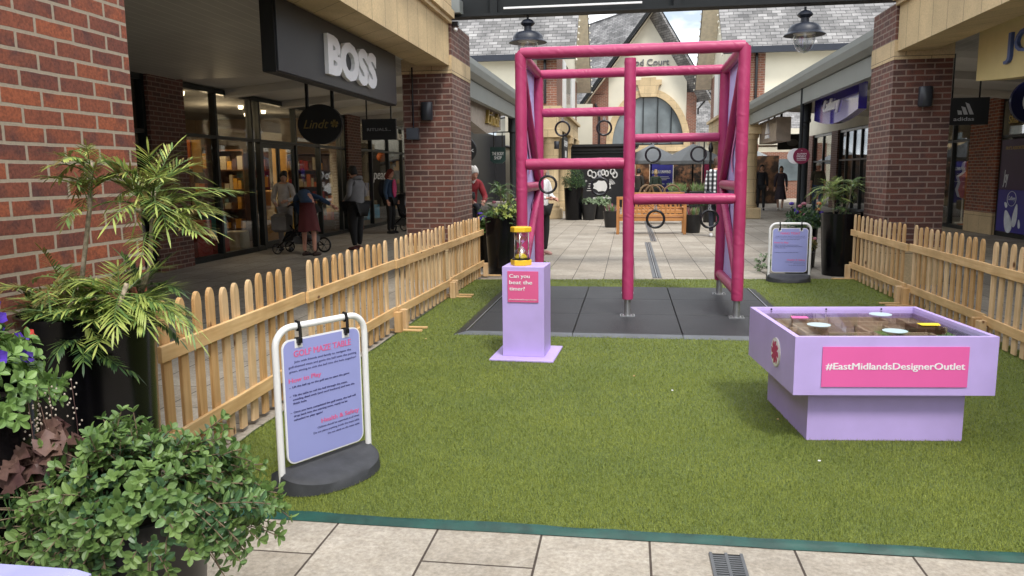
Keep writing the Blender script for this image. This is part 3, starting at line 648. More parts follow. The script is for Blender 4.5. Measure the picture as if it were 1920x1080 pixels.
def poster_sweet():
    t = thing('window_poster', 'dark purple sweet shop poster with white splashes and gold words', 'poster', (8.3,18.2,0))
    x = 8.31
    MB().box(x, x+.01, 17.15, 19.15, .12, 1.05).build('lower_panel', simple('royal_blue_print', (.03,.025,.25), .4), t)
    MB().box(x, x+.01, 17.15, 19.15, 1.055, 2.15).build('upper_panel', simple('dark_purple_print', (.035,.012,.06), .4), t)
    b = MB()
    for (y, z, r, s, a) in ((18.62,.36,.16,1.7,.5),(18.3,.5,.10,2.6,-.2),(18.75,.72,.05,1.6,.9),(18.1,.33,.05,2,.2)):
        poly = [(r*math.cos(k*math.pi/10)*(1-.35*math.sin(k*math.pi/10)), s*r*math.sin(k*math.pi/10)) for k in range(20)]
        b.prism(poly, 0, .004, M=FACE_L(x-.001,y,z) @ Matrix.Rotation(a,4,'Z'))
    ring = [(.2*math.cos(k*math.pi/12), .2*math.sin(k*math.pi/12), 0) for k in range(24)]
    b.tube(ring, .008, 4, M=FACE_L(x-.004,18.5,.86)@Matrix.Scale(.8,4,(0,1,0)), closed=True)
    b.text('Cadbury', FACE_L(x-.002,18.5,.83), .09, .32, .01, shear=.3)
    b.text('Joy', FACE_L(x-.002,18.85,1.2), .3, .22, .03, shear=.3)
    b.build('white_print', simple('pale_print', (.7,.75,.8), .5), t)
    b = MB(); b.text("FRY'S ASSORTED", FACE_L(x-.002,18.5,1.93), .07, .9, .01); b.text('Share', FACE_L(8.3,18.6,2.5), .18, .6, .02); b.build('gold_lettering', M['gold'], t)
poster_sweet()
shopitem('mannequin_stand', 'brown and orange dressed display bust in the sports shop window', 'mannequin', MB().lathe([(.16,.0),(.16,.03),(.02,.05),(.02,.7),(.14,.75),(.2,.95),(.15,1.15),(.2,1.3),(.08,1.4),(.05,1.45),(.09,1.55),(.07,1.68),(.0,1.72)], (9.0,22.6,.012), 14), CM['orange'])
shopitem('mannequin_stand', 'white display bust beside the orange one in the sports shop', 'mannequin', MB().lathe([(.16,.0),(.16,.03),(.02,.05),(.02,.7),(.14,.75),(.2,.95),(.15,1.15),(.2,1.3),(.08,1.4),(.05,1.45),(.09,1.55),(.07,1.68),(.0,1.72)], (9.2,23.3,.012), 14), M['white'])
shopitem('display_counter', 'pale counter inside the sports shop behind the right fence', 'counter', MB().bbox(9.0,9.6,21.0,21.9,.012,.9,.02), CM['cream'])

# ================================================================ FAR BUILDINGS
def slate_roof(mb, a, b, c, d, th=.1):
    n = (Vector(b)-Vector(a)).cross(Vector(d)-Vector(a)).normalized()
    if n.z < 0: n = -n
    vs = [Vector(p) for p in (a,b,c,d)]; lo = [p - n*th for p in vs]
    mb.add(vs+lo, [(0,1,2,3),(7,6,5,4),(0,4,5,1),(1,5,6,2),(2,6,7,3),(3,7,4,0)])
def block(side, xw, xo, xv, label):
    """gabled block: wall plane xw towards the mall, xo outer end, xv verge"""
    t = thing('gabled_building', label, 'building', (xw, 26, 0)); sg = 1 if xo > xw else -1
    Y0, Y1, ZE, ZR = 26.0, 36.0, 5.55, 10.4; ym = 31.0
    w = MB(); a, b = sorted((xw+sg*.65, xo)); w.box(a, b, Y0, Y0+.3, 3.72, ZE); w.build('render_wall', M['render'], t)
    a, b = sorted((xw, xw+sg*.65)); a2, b2 = sorted((xw, xw+sg*.3))
    w = MB(); w.box(a, b, Y0-.02, Y0+.3, 3.72, ZE); w.box(a2, b2, Y0+.3, 28.2, 3.72, ZE); w.build('brick_corner', M['brickfar'], t)
    MB().box(a2, b2, 34.4, Y1, 3.72, ZE).build('brick_corner', M['brickfar'], t); a, b = a2, b2
    w = MB(); w.box(a, b, 28.2, 34.4, 3.72, 3.8); w.add([(x,y,z) for x in (a,b) for y,z in ((Y0,ZE),(Y1,ZE),(ym,ZR))], [(0,1,2),(5,4,3),(0,3,4,1),(1,4,5,2),(2,5,3,0)]); w.build('gable_wall', M['render'], t)
    xg = xw - sg*.03; f = MB(); xa, xb = sorted((xg, xw+sg*.2))
    for y0, y1 in ((28.2,29.6),(33.0,34.4)): f.box(xa, xb, y0, y1, 3.8, ZE)
    f.build('white_window_surround', M['white'], t)
    MB().box(min(xw+sg*.02,xw+sg*.2), max(xw+sg*.02,xw+sg*.2), 29.6, 33.0, 3.8, ZE).build('window', M['glassfar'], t)
    r = MB(); x0, x1 = sorted((xv, xo)); e = .35; zz = ZE-e*(ZR-ZE)/5
    slate_roof(r, (x0,Y0-e,zz+.12),(x1,Y0-e,zz+.12),(x1,ym,ZR+.12),(x0,ym,ZR+.12)); slate_roof(r, (x0,Y1+e,zz+.12),(x0,ym,ZR+.12),(x1,ym,ZR+.12),(x1,Y1+e,zz+.12)); r.build('roof', M['slate'], t)
    s = MB(); xs0, xs1 = sorted((xv+sg*.03, xw+sg*.01))
    for (p, q) in (((Y0-e+.03,zz),(ym,ZR)),((Y1+e-.03,zz),(ym,ZR))):
        s.add([(xs0,p[0],p[1]-.02),(xs1,p[0],p[1]-.02),(xs1,q[0],q[1]-.02),(xs0,q[0],q[1]-.02),(xs0,p[0],p[1]-.06),(xs1,p[0],p[1]-.06),(xs1,q[0],q[1]-.06),(xs0,q[0],q[1]-.06)], [(0,1,2,3),(7,6,5,4),(0,4,5,1),(3,7,4,0),(1,5,6,2),(2,6,7,3)])
    s.build('verge_soffit', simple('beige_soffit', (.80,.72,.58), .8), t)
    gt = MB(); gt.box(x0, x1, Y0-e-.14, Y0-e+.0, zz-.06, zz+.13); gt.box(x0, x1, Y1+e, Y1+e+.14, zz-.06, zz+.1); gt.build('gutter', M['navy'], t)
    bl = MB(); 
    for i in range(22):
        f_ = i/21; y = ym+(Y1+e-ym)*f_; z = ZR+(zz-ZR)*f_
        bl.ell((xv-sg*.03, y, z-.05), .03,.03,.04, 6, 4); bl.ell((xw-sg*.04, y, z-.12), .028,.028,.035, 6, 4)
        y = ym-(ym-Y0+e)*f_; bl.ell((xv-sg*.03, y, z-.08), .03,.03,.04, 6, 4)
    bl.build('bulb_string', simple('bulb_glass', (.85,.82,.7), .3), t)
    p = MB(); p.tube([(xw+sg*.38,Y0-.06,3.8),(xw+sg*.38,Y0-.06,ZE-.1)], .045, 8); p.build('downpipe', M['black'], t)
    # sandstone arcade below
    en = MB(); a, b = sorted((xw-sg*.06, xw+sg*.5)); en.box(a, b, Y0-.06, Y1, 3.0, 3.6); en.build('entablature', M['stone'], t)
    a2, b2 = sorted((xw-sg*.16, xw+sg*.5)); MB().box(a2, b2, Y0-.16, Y1+.1, 3.6, 3.71).build('cornice', M['stone'], t)
    for y in (Y0+.3, 32.0, 35.6):
        c = MB(); cx = xw+sg*.26
        c.bbox(cx-.4, cx+.4, y-.4, y+.4, .004, .35, .02); c.lathe([(.33,.35),(.34,.42),(.29,.5),(.29,2.55),(.33,2.62),(.33,2.7)], (cx,y,0), 24); c.bbox(cx-.38, cx+.38, y-.38, y+.38, 2.7, 2.997, .01)
        c.build('stone_column', M['stone'], t, smooth='auto')
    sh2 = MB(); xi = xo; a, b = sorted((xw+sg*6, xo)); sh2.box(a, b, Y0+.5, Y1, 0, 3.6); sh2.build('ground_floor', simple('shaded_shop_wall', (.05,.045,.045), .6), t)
    return t
bL = block(-1, -2.38, -14.0, -1.74, 'left gabled building with slate roof, cream render and sandstone arcade')
bR = block(1, 3.55, 15.0, 2.86, 'right gabled building with slate roof, brick corner and sandstone arcade')
# food court
def food_court():
    t = thing('food_court_building', 'cream gabled building with a tall arched window under its sign', 'building', (1.0,45,0))
    Y = 45.0; ax, az = 1.31, 10.35; cx = 1.02
    n = 24; arch = [(cx+2.0*math.cos(math.pi*i/n), 3.05+2.75*math.sin(math.pi*i/n)) for i in range(n+1)]
    # front wall with the arch cut out: right and left halves
    w = MB(); FA = FACE_CAM(0,Y,0)
    top = [(-1.19,0),( -1.19,7.1),(ax,az),(3.12,7.55),(3.12,0)]
    outer = [(3.12,3.05),(3.12,7.55),(ax,az),(-1.19,7.1),(-1.19,3.05)]
    # strip triangulation between arch and outline
    def rayhit(x, z):
        d = Vector((x-cx, z-3.05)); best = None
        for i in range(4):
            p = Vector(outer[i]); q = Vector(outer[i+1]); e = q-p; c = Vector((cx,3.05)); den = d.x*e.y-d.y*e.x
            if abs(den) < 1e-9: continue
            s_ = ((p-c).x*e.y-(p-c).y*e.x)/den; u_ = ((p-c).x*d.y-(p-c).y*d.x)/den
            if s_ > 0 and -1e-6 <= u_ <= 1+1e-6: best = s_ if best is None else min(best, s_)
        return (cx+d.x*best, 3.05+d.y*best)
    out = [rayhit(*p) for p in arch]; out[n//2] = rayhit(*arch[n//2])
    for i in range(n):
        vs = [arch[i], arch[i+1], out[i+1], out[i]]; w.add([(x,Y,z) for x,z in vs], [(0,1,2,3)])
    for cnr in (1,2,3):   # fill the corners left between rays
        c0 = outer[cnr]; k = min(range(n), key=lambda i: abs((Vector(out[i])-Vector(c0)).length+(Vector(out[i+1])-Vector(c0)).length-(Vector(out[i])-Vector(out[i+1])).length))
        w.add([(out[k][0],Y,out[k][1]),(c0[0],Y,c0[1]),(out[k+1][0],Y,out[k+1][1])], [(0,1,2)])
    w.box(-1.19, 3.12, Y, Y+.25, 0, 2.7); w.box(-1.19,-.98,Y,Y+.25,2.7,3.05); w.box(3.02,3.12,Y,Y+.25,2.7,3.05)
    w.build('render_wall', M['render'], t)
    MB().box(3.12,3.66,Y-.05,Y+.3,0,5.9).build('brick_strip', M['brickfar'], t); b = MB(); b.box(-2.16,-1.19,Y-.05,Y+.3,0,5.9); b.add([(-1.19,Y-.01,5.9),(-1.19,Y-.01,7.1),(-2.0,Y-.01,5.95)],[(0,1,2)]); b.build('brick_strip', M['brickfar'], t)
    # arch surround
    s = MB(); a1 = [(cx+1.98*math.cos(math.pi*i/n), 3.05+2.73*math.sin(math.pi*i/n)) for i in range(n+1)]; a2 = [(cx+2.33*math.cos(math.pi*i/n), 3.05+3.1*math.sin(math.pi*i/n)) for i in range(n+1)]
    for i in range(n): s.prism([a1[i],a1[i+1],a2[i+1],a2[i]][::-1], 0, .14, M=FA)
    s.box(-1.3,3.35,Y-.2,Y-.002,2.7,3.05); s.build('arch_surround', M['stone'], t)
    k = MB(); k.prism([(.62,5.7),(.42,6.35),(.30,6.35),(.30,6.62),(.62,6.62),(.62,6.75),(1.42,6.75),(1.42,6.62),(1.74,6.62),(1.74,6.35),(1.62,6.35),(1.42,5.7)][::-1], 0, .24, M=FA); k.build('keystone', M['stone'], t)
    gl = MB(); gl.prism(([(x,z) for x,z in a1])[::-1], -.12, -.1, M=FA); wf = gl.build('arched_window', M['glassfar'], t)
    m = MB()
    for x in (-.1,.75,1.55,2.3): m.box(x-.03,x+.03,Y-.0,Y+.09,3.05,3.05+2.7*math.sqrt(max(0,1-((x-cx)/2)**2)))
    m.box(-1,3,Y,Y+.09,3.05,3.12); m.build('glazing_bar', M['frame'], wf)
    l = MB(); l.text('Food Court', FACE_CAM(.95,Y-.01,7.42), .36, 2.35, .01, .06); l.build('sign_lettering', simple('grey_letters', (.13,.13,.14), .4), t)
    # roofs: ridge runs back to the left
    d = Vector((-.55,.83,0))*16; r = MB(); A = Vector((ax,Y-.8,az+.36)); Le = Vector((-2.75,Y-.8,5.35)); Re = Vector((4.5,Y-.8,5.45))
    slate_roof(r, Le, A, A+d, Le+d, .16); slate_roof(r, A, Re, Re+d, A+d, .16); r.build('roof', M['slate'], t)
    v = MB()
    for E_ in (Le, Re):
        e = (E_-A); q = A+Vector((0,-.02,-.06)); v.add([q+Vector((0,0,.12)),q+e+Vector((0,0,.12)),q+e-Vector((0,0,.14)),q-Vector((0,0,.14)),q+Vector((0,.06,.12)),q+e+Vector((0,.06,.12)),q+e+Vector((0,.06,-.14)),q+Vector((0,.06,-.14))], [(0,1,2,3),(7,6,5,4),(0,4,5,1),(2,6,7,3)])
    v.build('bargeboard', M['steel_dark'], t)
    s = MB()
    for E_ in (Le, Re): s.add([A+Vector((0,0,-.38)), E_+Vector((0,0,-.38)), E_+Vector((0,.79,-.38)), A+Vector((0,.79,-.38))], [(0,1,2,3)])
    s.build('verge_soffit', simple('pale_soffit', (.75,.68,.55), .8), t)
    MB().tube([(-1.95,Y-.1,5.4),(-1.7,Y-.12,5.0),(-1.7,Y-.12,.1)], .06, 8).build('downpipe', M['black'], t); MB().tube([(4.1,Y-.1,5.4),(3.75,Y-.12,5.0),(3.75,Y-.12,4.7)], .05, 8).build('downpipe', M['black'], t)
    sw = MB(); sw.add([(-2.16,Y+.3,0),(-2.16,Y+.3,5.9),(-10,Y+14,5.9),(-10,Y+14,0)],[(0,1,2,3)]); sw.add([(3.66,Y+.3,0),(3.66,Y+.3,5.9),(-4,Y+14,5.9),(-4,Y+14,0)],[(3,2,1,0)]); sw.build('side_wall', M['render'], t)
food_court()
t = thing('rendered_building', 'narrow cream wall between the left gable and the arched window', 'building', (-2.2,38,0))
MB().box(-6,-1.78,38.0,38.4,0,4.8).build('wall', M['render'], t); r = MB(); slate_roof(r, (-6,37.9,2.9),(-1.1,37.9,1.7),(-1.1,39.9,2.7),(-6,39.9,3.9)); r.build('low_roof', M['slate'], t)
t = thing('slate_roofed_building', 'distant building with a broad slate roof right of the arched window', 'building', (7,52,0))
MB().box(3.9,16,52,58,0,3.8).build('wall', M['render'], t); r = MB(); slate_roof(r, (3.2,51.6,3.7),(16.5,51.6,3.7),(16.5,55.5,7.3),(3.2,55.5,7.3)); slate_roof(r,(3.2,59,3.7),(3.2,55.5,7.3),(16.5,55.5,7.3),(16.5,59,3.7)); r.build('roof', M['slate'], t)
t = thing('shop_building', 'near black shop row added as a dark backing beyond the left sandstone columns', 'building', (-9,30,0))
MB().box(-14,-7.55,27.35,60,0,3.7).build('wall', simple('shaded_shopfronts', (.02,.02,.022), .4), t); MB().box(-14,-6.4,44,44.3,0,3.7).build('dark_backing', M['blackmat'], t)  # added backing; the walkway's shade is put into its near-black colour
t = thing('brick_building', 'distant low brick building at the end of the right walkway', 'building', (9,46,0))
w = MB(); w.box(7.2,16,46,50,0,2.6); w.box(6.35,6.9,44,44.6,0,3.0); w.build('wall', M['brickfar'], t); MB().box(5.6,16,46,50,3.0,3.9).build('fascia', M['render'], t); MB().box(7.6,9.4,45.96,45.99,1.0,2.2).build('window', M['glassfar'], t)
# ================================================================ SIGNS
def hangers(mb, pts, ztop):
    for (x, y, z, w) in pts: mb.box(x-w/2, x+w/2, y-w/2, y+w/2, z, ztop)
t = thing('shop_sign', 'large charcoal box sign with raised white letters under the left lintel', 'sign', (-3.0, 8.1, 2.37))
b = MB(); b.bbox(-3.04, -2.92, 6.28, 9.68, 2.37, 2.99, .006); b.build('box', [M['signblack']], t)
MB().box(-2.92, -2.905, 6.30, 9.66, 2.385, 2.985).build('face', M['boss'], t)
l = MB(); l.text('BOSS', FACE_R(-2.905, 8.05, 2.505), .345, 1.46, .055, .04); l.build('lettering', M['whiteplas'], t, smooth=False)
h = MB(); hangers(h, [(-2.98, 9.35, 2.985, .11), (-2.98, 6.7, 2.985, .11)], 3.1); h.build('hanger', M['black'], t)
t = thing('shop_sign', 'oval black hanging sign with dull gold script lettering', 'sign', (-3.95, 9.7, 1.95))
XO, YO, ZO = -3.95, 9.72, 2.165
b = MB(); b.prism([(.30*math.cos(k*math.pi/24), .255*math.sin(k*math.pi/24)) for k in range(48)], -.03, .03, M=FACE_CAM(XO,YO,ZO)); b.build('board', M['signblack'], t)
l = MB(); l.text('Lindt', FACE_CAM(XO-.05,YO-.031,ZO-.05), .115, .34, .004, .003, shear=.35)
for k in range(5): l.prism([(-.012,0),(.012,0),(.018,.05),(-.018,.05)], 0, .003, M=FACE_CAM(XO+.2,YO-.032,ZO+.005) @ Matrix.Rotation(k*1.256,4,'Z'))
l.build('gold_lettering', M['goldink'], t)
h = MB(); hangers(h, [(XO-.17,YO,ZO+.2,.035),(XO+.17,YO,ZO+.2,.035)], 3.1); h.build('hanger', M['black'], t)
t = thing('shop_sign', 'small rectangular black hanging sign with spaced grey capitals', 'sign', (-4.2, 13.0, 2.1))
b = MB(); b.box(-4.53,-3.93,12.97,13.03,2.11,2.46); b.build('board', M['signblack'], t)
MB().text('RITUALS...', FACE_CAM(-4.23,12.969,2.26), .05, .42, .003, .002).build('lettering', simple('grey_print', (.3,.3,.3), .5), t)
h = MB(); hangers(h, [(-4.45,13,2.46,.02),(-4.02,13,2.46,.02)], 3.3); h.build('hanger', M['black'], t)
t = thing('shop_sign', 'bronze mirror box sign with raised gold script beneath the left canopy', 'sign', (-3.3, 17.9, 2.5))
b = MB(); prof = [(15.95,2.62),(17.9,2.44),(19.85,2.62),(19.85,3.12),(15.95,3.12)]
b.add([(x,y,z) for x in (-3.55,-3.25) for y,z in prof], [(4,3,2,1,0),(5,6,7,8,9)]+[(i,(i+1)%5,5+(i+1)%5,5+i) for i in range(5)]); b.build('box', M['gunmetal'], t)
MB().text('Lindt', FACE_R(-3.25,18.5,2.66), .33, 1.7, .01, .06, shear=.35).build('lettering', M['gold'], t)
h = MB(); hangers(h, [(-3.4,y,3.1,.06) for y in (16.4,17.9,19.4)], 3.42); h.build('hanger', M['black'], t)
t = thing('shop_sign', 'round black hanging sign ending in the white letters ck', 'sign', (-3.6,16.2,2.2))
XK, YK, ZK = -3.2, 15.0, 1.98
b = MB(); b.lathe([(.255,-.025),(.265,0),(.255,.025)], (0,0,0), 32, M=FACE_CAM(XK,YK,ZK)); b.build('board', M['signblack'], t)
MB().text('Clock', FACE_CAM(XK,YK-.027,ZK-.04), .09, .44, .004, .002).build('lettering', simple('pale_grey_print', (.5,.5,.5), .5), t)
h = MB(); hangers(h, [(XK+.1,YK,ZK+.2,.02)], 3.3); h.build('hanger', M['black'], t)
t = thing('shop_sign', 'dark green shield shaped hanging sign with three white words', 'sign', (-3.8,19.2,2.3))
XG, YG = -3.52, 21.0
b = MB(); b.prism([(-.21,.24),(-.21,-.12),(-.12,-.2),(.12,-.2),(.21,-.12),(.21,.24)], -.03, .03, M=FACE_CAM(XG,YG,2.0)); b.build('board', simple('bottle_green', (.02,.05,.045), .4), t)
MB().text('THE BODY', FACE_CAM(XG,YG-.031,2.02), .09, .32, .02, .003).text('SHOP', FACE_CAM(XG,YG-.031,1.91), .09, .2, .02, .003).build('lettering', M['white'], t)
h = MB(); hangers(h, [(XG-.12,YG,2.24,.02),(XG+.12,YG,2.24,.02)], 2.62); h.box(XG-.3,XG+.35,YG-.015,YG+.015,2.62,2.65); hangers(h,[(XG+.3,YG,2.65,.03)],3.3); h.build('hanger', M['black'], t)
t = thing('shop_sign', 'narrow black projecting sign with white mark by the left sandstone column', 'sign', (-2.1,30,2.6))
b = MB(); b.box(-2.42,-2.34,28.3,30.2,2.0,2.85); b.build('board', M['signblack'], t)
l = MB(); l.text('THE NEW', FACE_R(-2.339,29.25,2.5), .22, 1.5, .02, .003); l.box(-2.339,-2.33,28.9,29.5,2.1,2.35); l.build('lettering', M['white'], t)
h = MB(); hangers(h, [(-2.38,28.6,2.85,.05),(-2.38,29.9,2.85,.05)], 3.0); h.build('hanger', M['black'], t)
# right side
t = thing('shop_sign', 'pale yellow box sign with blue serif capitals at the top right corner', 'sign', (4.0, 8.2, 2.5))
b = MB(); n = 16; y0, y1 = 6.2, 10.05; vs = []
for x in (4.02, 4.3):
    for i in range(n+1): y = y0+(y1-y0)*i/n; vs.append((x, y, 2.53-.1*math.sin(math.pi*i/n)))
    for i in range(n, -1, -1): vs.append((x, y0+(y1-y0)*i/n, 3.10))
k = 2*n+2; b.add(vs, [tuple(range(k)), tuple(range(2*k-1,k-1,-1))]+[(i,k+i,k+(i+1)%k,(i+1)%k) for i in range(k)]); b.build('box', simple('pale_yellow_face', (.62,.50,.22), .5, var=.04), t)
MB().text('JO MALONE', FACE_L(4.02, 7.65, 2.7), .25, 3.35, .0, .035).build('lettering', simple('blue_letters', (.05,.09,.26), .4), t)
h = MB(); hangers(h, [(4.15,9.5,3.08,.14)], 3.12); h.build('hanger', M['black'], t)
MB_ = MB(); MB_.box(4.7,4.82,10.1,10.22,2.85,3.1); o = MB_.build('ceiling_speaker', M['black'], loc=(4.76,10.16,2.85)); tag(o, 'small black speaker box under the right slatted ceiling', 'speaker')
t = thing('shop_sign', 'purple gloss curved sign with white script under the right canopy', 'sign', (4.1,16.9,2.5))
n = 12; vs = []
for x in (4.1,4.25):
    for i in range(n+1): y = 15.15+3.4*i/n; vs.append((x, y, 2.62-.16*math.sin(math.pi*i/n)))
    for i in range(n, -1, -1): vs.append((x, 15.15+3.4*i/n, 3.1))
k = 2*n+2; b = MB(); b.add(vs, [tuple(range(k)), tuple(range(2*k-1,k-1,-1))]+[(i,k+i,k+(i+1)%k,(i+1)%k) for i in range(k)]); b.build('box', M['purple'], t)
l = MB(); l.text('Cadbury', FACE_L(4.09,17.0,2.74), .24, 1.25, .02, .03, shear=.35); l.build('lettering', M['whiteplas'], t)
h = MB(); hangers(h, [(4.17,y,3.08,.07) for y in (15.8,16.9,18.0)], 3.4); h.build('hanger', M['black'], t)
t = thing('shop_sign', 'bronze mirror box sign with a white mark near the right sandstone column', 'sign', (4.2,24.9,2.4))
b = MB(); b.bbox(4.15,4.55,23.4,26.3,2.37,3.05,.01); b.build('box', M['gunmetal'], t)
l = MB(); l.prism([(-.28,-.2),(.28,-.2),(.22,-.1),(-.22,-.1)],0,.04,M=FACE_L(4.15,24.8,2.7)); l.prism([(-.24,-.06),(.24,-.06),(.12,.14),(.06,.26),(-.06,.26),(-.12,.14)],0,.04,M=FACE_L(4.15,24.8,2.7)); l.build('emblem', M['whiteplas'], t)
h = MB(); hangers(h, [(4.35,y,3.04,.06) for y in (23.8,24.9,25.9)], 3.42); h.build('hanger', M['black'], t)
t = thing('shop_sign', 'black rectangular hanging sign with three slanted white stripes', 'sign', (6.2,15.0,2.1))
XA, YA = 5.33, 13.4
b = MB(); b.box(XA-.42,XA+.24,YA-.03,YA+.03,2.2,2.62); b.build('board', M['signblack'], t)
l = MB(); Mx = FACE_CAM(XA-.12,YA-.031,2.30)
for i, hgt in enumerate((.07,.13,.19)): 
    x = -.12+i*.085; l.prism([(x,0.06),(x+.06,.06),(x+.06-hgt*.5+.02,.06+hgt*.85),(x-hgt*.5+.02,.06+hgt)], 0, .003, M=Mx @ Matrix.Translation((.03,0,0)))
l.text('adidas', Mx @ Matrix.Translation((0,-.035,0)), .06, .3, .006); l.build('emblem', simple('silver_print', (.45,.45,.45), .4), t)
h = MB(); hangers(h, [(XA+.1,YA,2.62,.02),(XA-.3,YA,2.62,.02)], 3.3); h.build('hanger', M['black'], t)
t = thing('shop_sign', 'round navy hanging sign cut by the right edge of the view', 'sign', (5.3,11.2,2.2))
b = MB(); b.lathe([(.30,-.03),(.31,0),(.30,.03)], (0,0,0), 36, M=FACE_CAM(5.56,12.0,2.43)); b.build('board', simple('deep_navy', (.006,.008,.05), .3), t)
rg_ = [(.14*math.cos(a_*math.pi/12), .17*math.sin(a_*math.pi/12), 0) for a_ in range(3,22)]; MB().tube(rg_, .03, 6, M=FACE_CAM(5.58,11.965,2.43)).build('emblem', M['whiteplas'], t)
h = MB(); hangers(h, [(5.56,12,2.7,.02)], 3.3); h.build('hanger', M['black'], t)
t = thing('shop_sign', 'black hanging sign with grey emblem far down the right walkway', 'sign', (6.5,34,2.2))
b = MB(); b.box(5.75,6.9,32.0,32.06,2.35,2.95); b.build('board', M['signblack'], t)
l = MB(); l.ell((6.3,31.98,2.62),.22,.02,.14,10,6); l.build('emblem', simple('dim_print', (.12,.12,.12), .5), t); h = MB(); hangers(h,[(5.95,32,2.95,.03),(6.7,32,2.95,.03)],3.4); h.build('hanger', M['black'], t)
# round burgundy sign on the downpipe
t = thing('information_sign', 'round burgundy sign with a white crescent fixed to the grey downpipe', 'sign', (3.75,18.15,1.85))
b = MB(); b.lathe([(.17,-.012),(.17,.012)], (0,0,0), 32, M=FACE_CAM(3.66,18.22,1.84)); b.build('white_disc', M['whiteplas'], t)
b = MB(); b.lathe([(.175,-.012),(.175,.012)], (0,0,0), 32, M=FACE_CAM(3.78,18.17,1.84)); b.build('burgundy_disc', M['burgundy'], t)
l = MB()
for k, s_ in enumerate(('AUTISM','FRIENDLY','SHOPPING')): l.text(s_, FACE_CAM(3.78,18.155,1.87-k*.05), .034, .2, .01, .003)
l.text('*', FACE_CAM(3.78,18.155,1.93), .04, None, .01, .003); l.box(3.68,3.88,18.152,18.155,1.745,1.752); l.build('lettering', M['whiteplas'], t)
# wall lights and the grey box
wl0 = thing('wall_light', 'dark curved wall light on the brick pillar by the left fence', 'wall light', (-2.8,10.8,2.25), group='curved wall lights on brick pillars')
b = MB(); b.lathe([(.075,.0),(.085,.01),(.085,.24),(.075,.25)], (-2.8,10.73,2.26), 20, sy=.75); b.build('shade', simple('graphite_metal', (.03,.033,.04), .35), wl0, smooth='auto')
MB().box(-2.86,-2.74,10.74,10.795,2.3,2.46).build('bracket', M['black'], wl0)
dup(wl0, (3.71,10.8,2.29), 0, 'dark curved wall light on the brick pillar behind the right fence')
dup(wl0, (-2.35,25.7,2.3), 0, 'small dark wall light on the left sandstone column')
t = thing('junction_box', 'grey junction box with a black conduit on the left brick pillar', 'box', (-3.0,10.78,2.1))
MB().bbox(-3.1,-2.93,10.72,10.795,2.0,2.16,.006).build('box', simple('grey_enamel', (.08,.09,.11), .4), t); MB().tube([(-3.01,10.78,2.16),(-3.01,10.78,2.99)], .012, 6).build('conduit', M['black'], t)
t = thing('security_camera', 'small white camera under the roof beam at the left pillar top', 'camera', (-2.38,11,3.5)); MB().ell((-2.40,10.9,3.5),.03,.03,.03).build('dome', M['white'], t, smooth=True); MB().box(-2.46,-2.36,10.86,10.96,3.54,3.6).build('mount', M['black'], t)
# lanterns hanging from the beam
la = thing('hanging_lantern', 'black bell shaped lantern hanging above the left end of the climbing frame', 'lantern', (-1.43,11.2,3.1), group='bell shaped lanterns hanging from the roof beam')
b = MB(); b.lathe([(.015,.60),(.015,.56),(.06,.545),(.10,.51),(.10,.49),(.055,.455),(.055,.40),(.09,.39),(.165,.37),(.208,.32),(.215,.275),(.262,.245),(.27,.235),(.20,.245),(.15,.25)], (-1.43,11.2,3.1), 28, cap=False); b.build('bell_shade', M['navy'], la, smooth='auto')
b = MB(); b.lathe([(.145,.245),(.14,.16),(.11,.07),(.06,.015),(.0,.0)], (-1.43,11.2,3.1), 20, cap=False); b.build('glass_bowl', M['lampglass'], la, smooth=True)
b = MB(); b.lathe([(.145,.25),(.145,.262),(.02,.27)], (-1.43,11.2,3.1), 20); b.build('reflector', M['white'], la)
dup(la, (2.3,11.2,3.07), 0, 'black bell shaped lantern hanging above the right lean-to canopy')

# ================================================================ FAR PLAZA
t = thing('kiosk', 'black painted kiosk with a moulded cornice and white street art on its side', 'kiosk', (-1.2,35,0))
b = MB(); b.box(-2.6,.12,35,38,.004,2.35); b.build('body', M['blackmat'], t)
c = MB(); prof = [(0,2.35),(.06,2.38),(.06,2.46),(.14,2.5),(.14,2.6),(.3,2.68),(.3,2.78)]
vs = [];
for (o_, z) in prof: vs += [(-2.6-o_,35-o_,z),(.12+o_,35-o_,z),(.12+o_,38+o_,z),(-2.6-o_,38+o_,z)]
c.add(vs, [(4*i+k,4*i+(k+1)%4,4*i+4+(k+1)%4,4*i+4+k) for i in range(len(prof)-1) for k in range(4)]+[(24,25,26,27)]); c.build('cornice', simple('black_moulding', (.02,.02,.022), .4), t)
a = MB(); Y_ = 34.985; rg = random.Random(5)
def line(pts, r=.026): a.tube([(x, Y_, z) for x, z in pts], r, 5)
for k in range(4): line([(-1.86+.03*k, .75+.1*k), (-1.62, .75+.1*k)], .014)
for cx_, cz in ((-1.72,1.52),(-1.55,1.44),(-.72,1.58),(-.62,1.44)):
    a.tube([(cx_+.1*math.cos(q*.63), Y_, cz+.13*math.sin(q*.63)) for q in range(10)], .032, 5, closed=True)
for cx_, cz in ((-1.3,1.5),(-1.14,1.55),(-.98,1.5)): a.tube([(cx_+.07*math.cos(q*.9), Y_, cz+.12*math.sin(q*.9)) for q in range(7)], .032, 5, closed=True)
for q in range(6): an = .2+q*.25; line([(-.86+.1*math.cos(an),1.0+.1*math.sin(an)),(-.86+.26*math.cos(an),1.0+.26*math.sin(an))], .013)
a.prism([(.42*math.cos(q*math.pi/12), .05*math.sin(q*math.pi/12)) for q in range(24)], 0, .01, M=FACE_CAM(-1.18,34.995,.42))
a.prism([(.36*math.cos(q*math.pi/8)*(1+.2*(q%2)), .22*math.sin(q*math.pi/8)*(1+.2*(q%2))) for q in range(16)], 0, .008, M=FACE_CAM(-1.18,34.995,.95))
line([(-1.9,1.12),(-1.9,1.24)],.012); line([(-1.96,1.18),(-1.84,1.18)],.012)
a.build('white_artwork', M['white'], t)
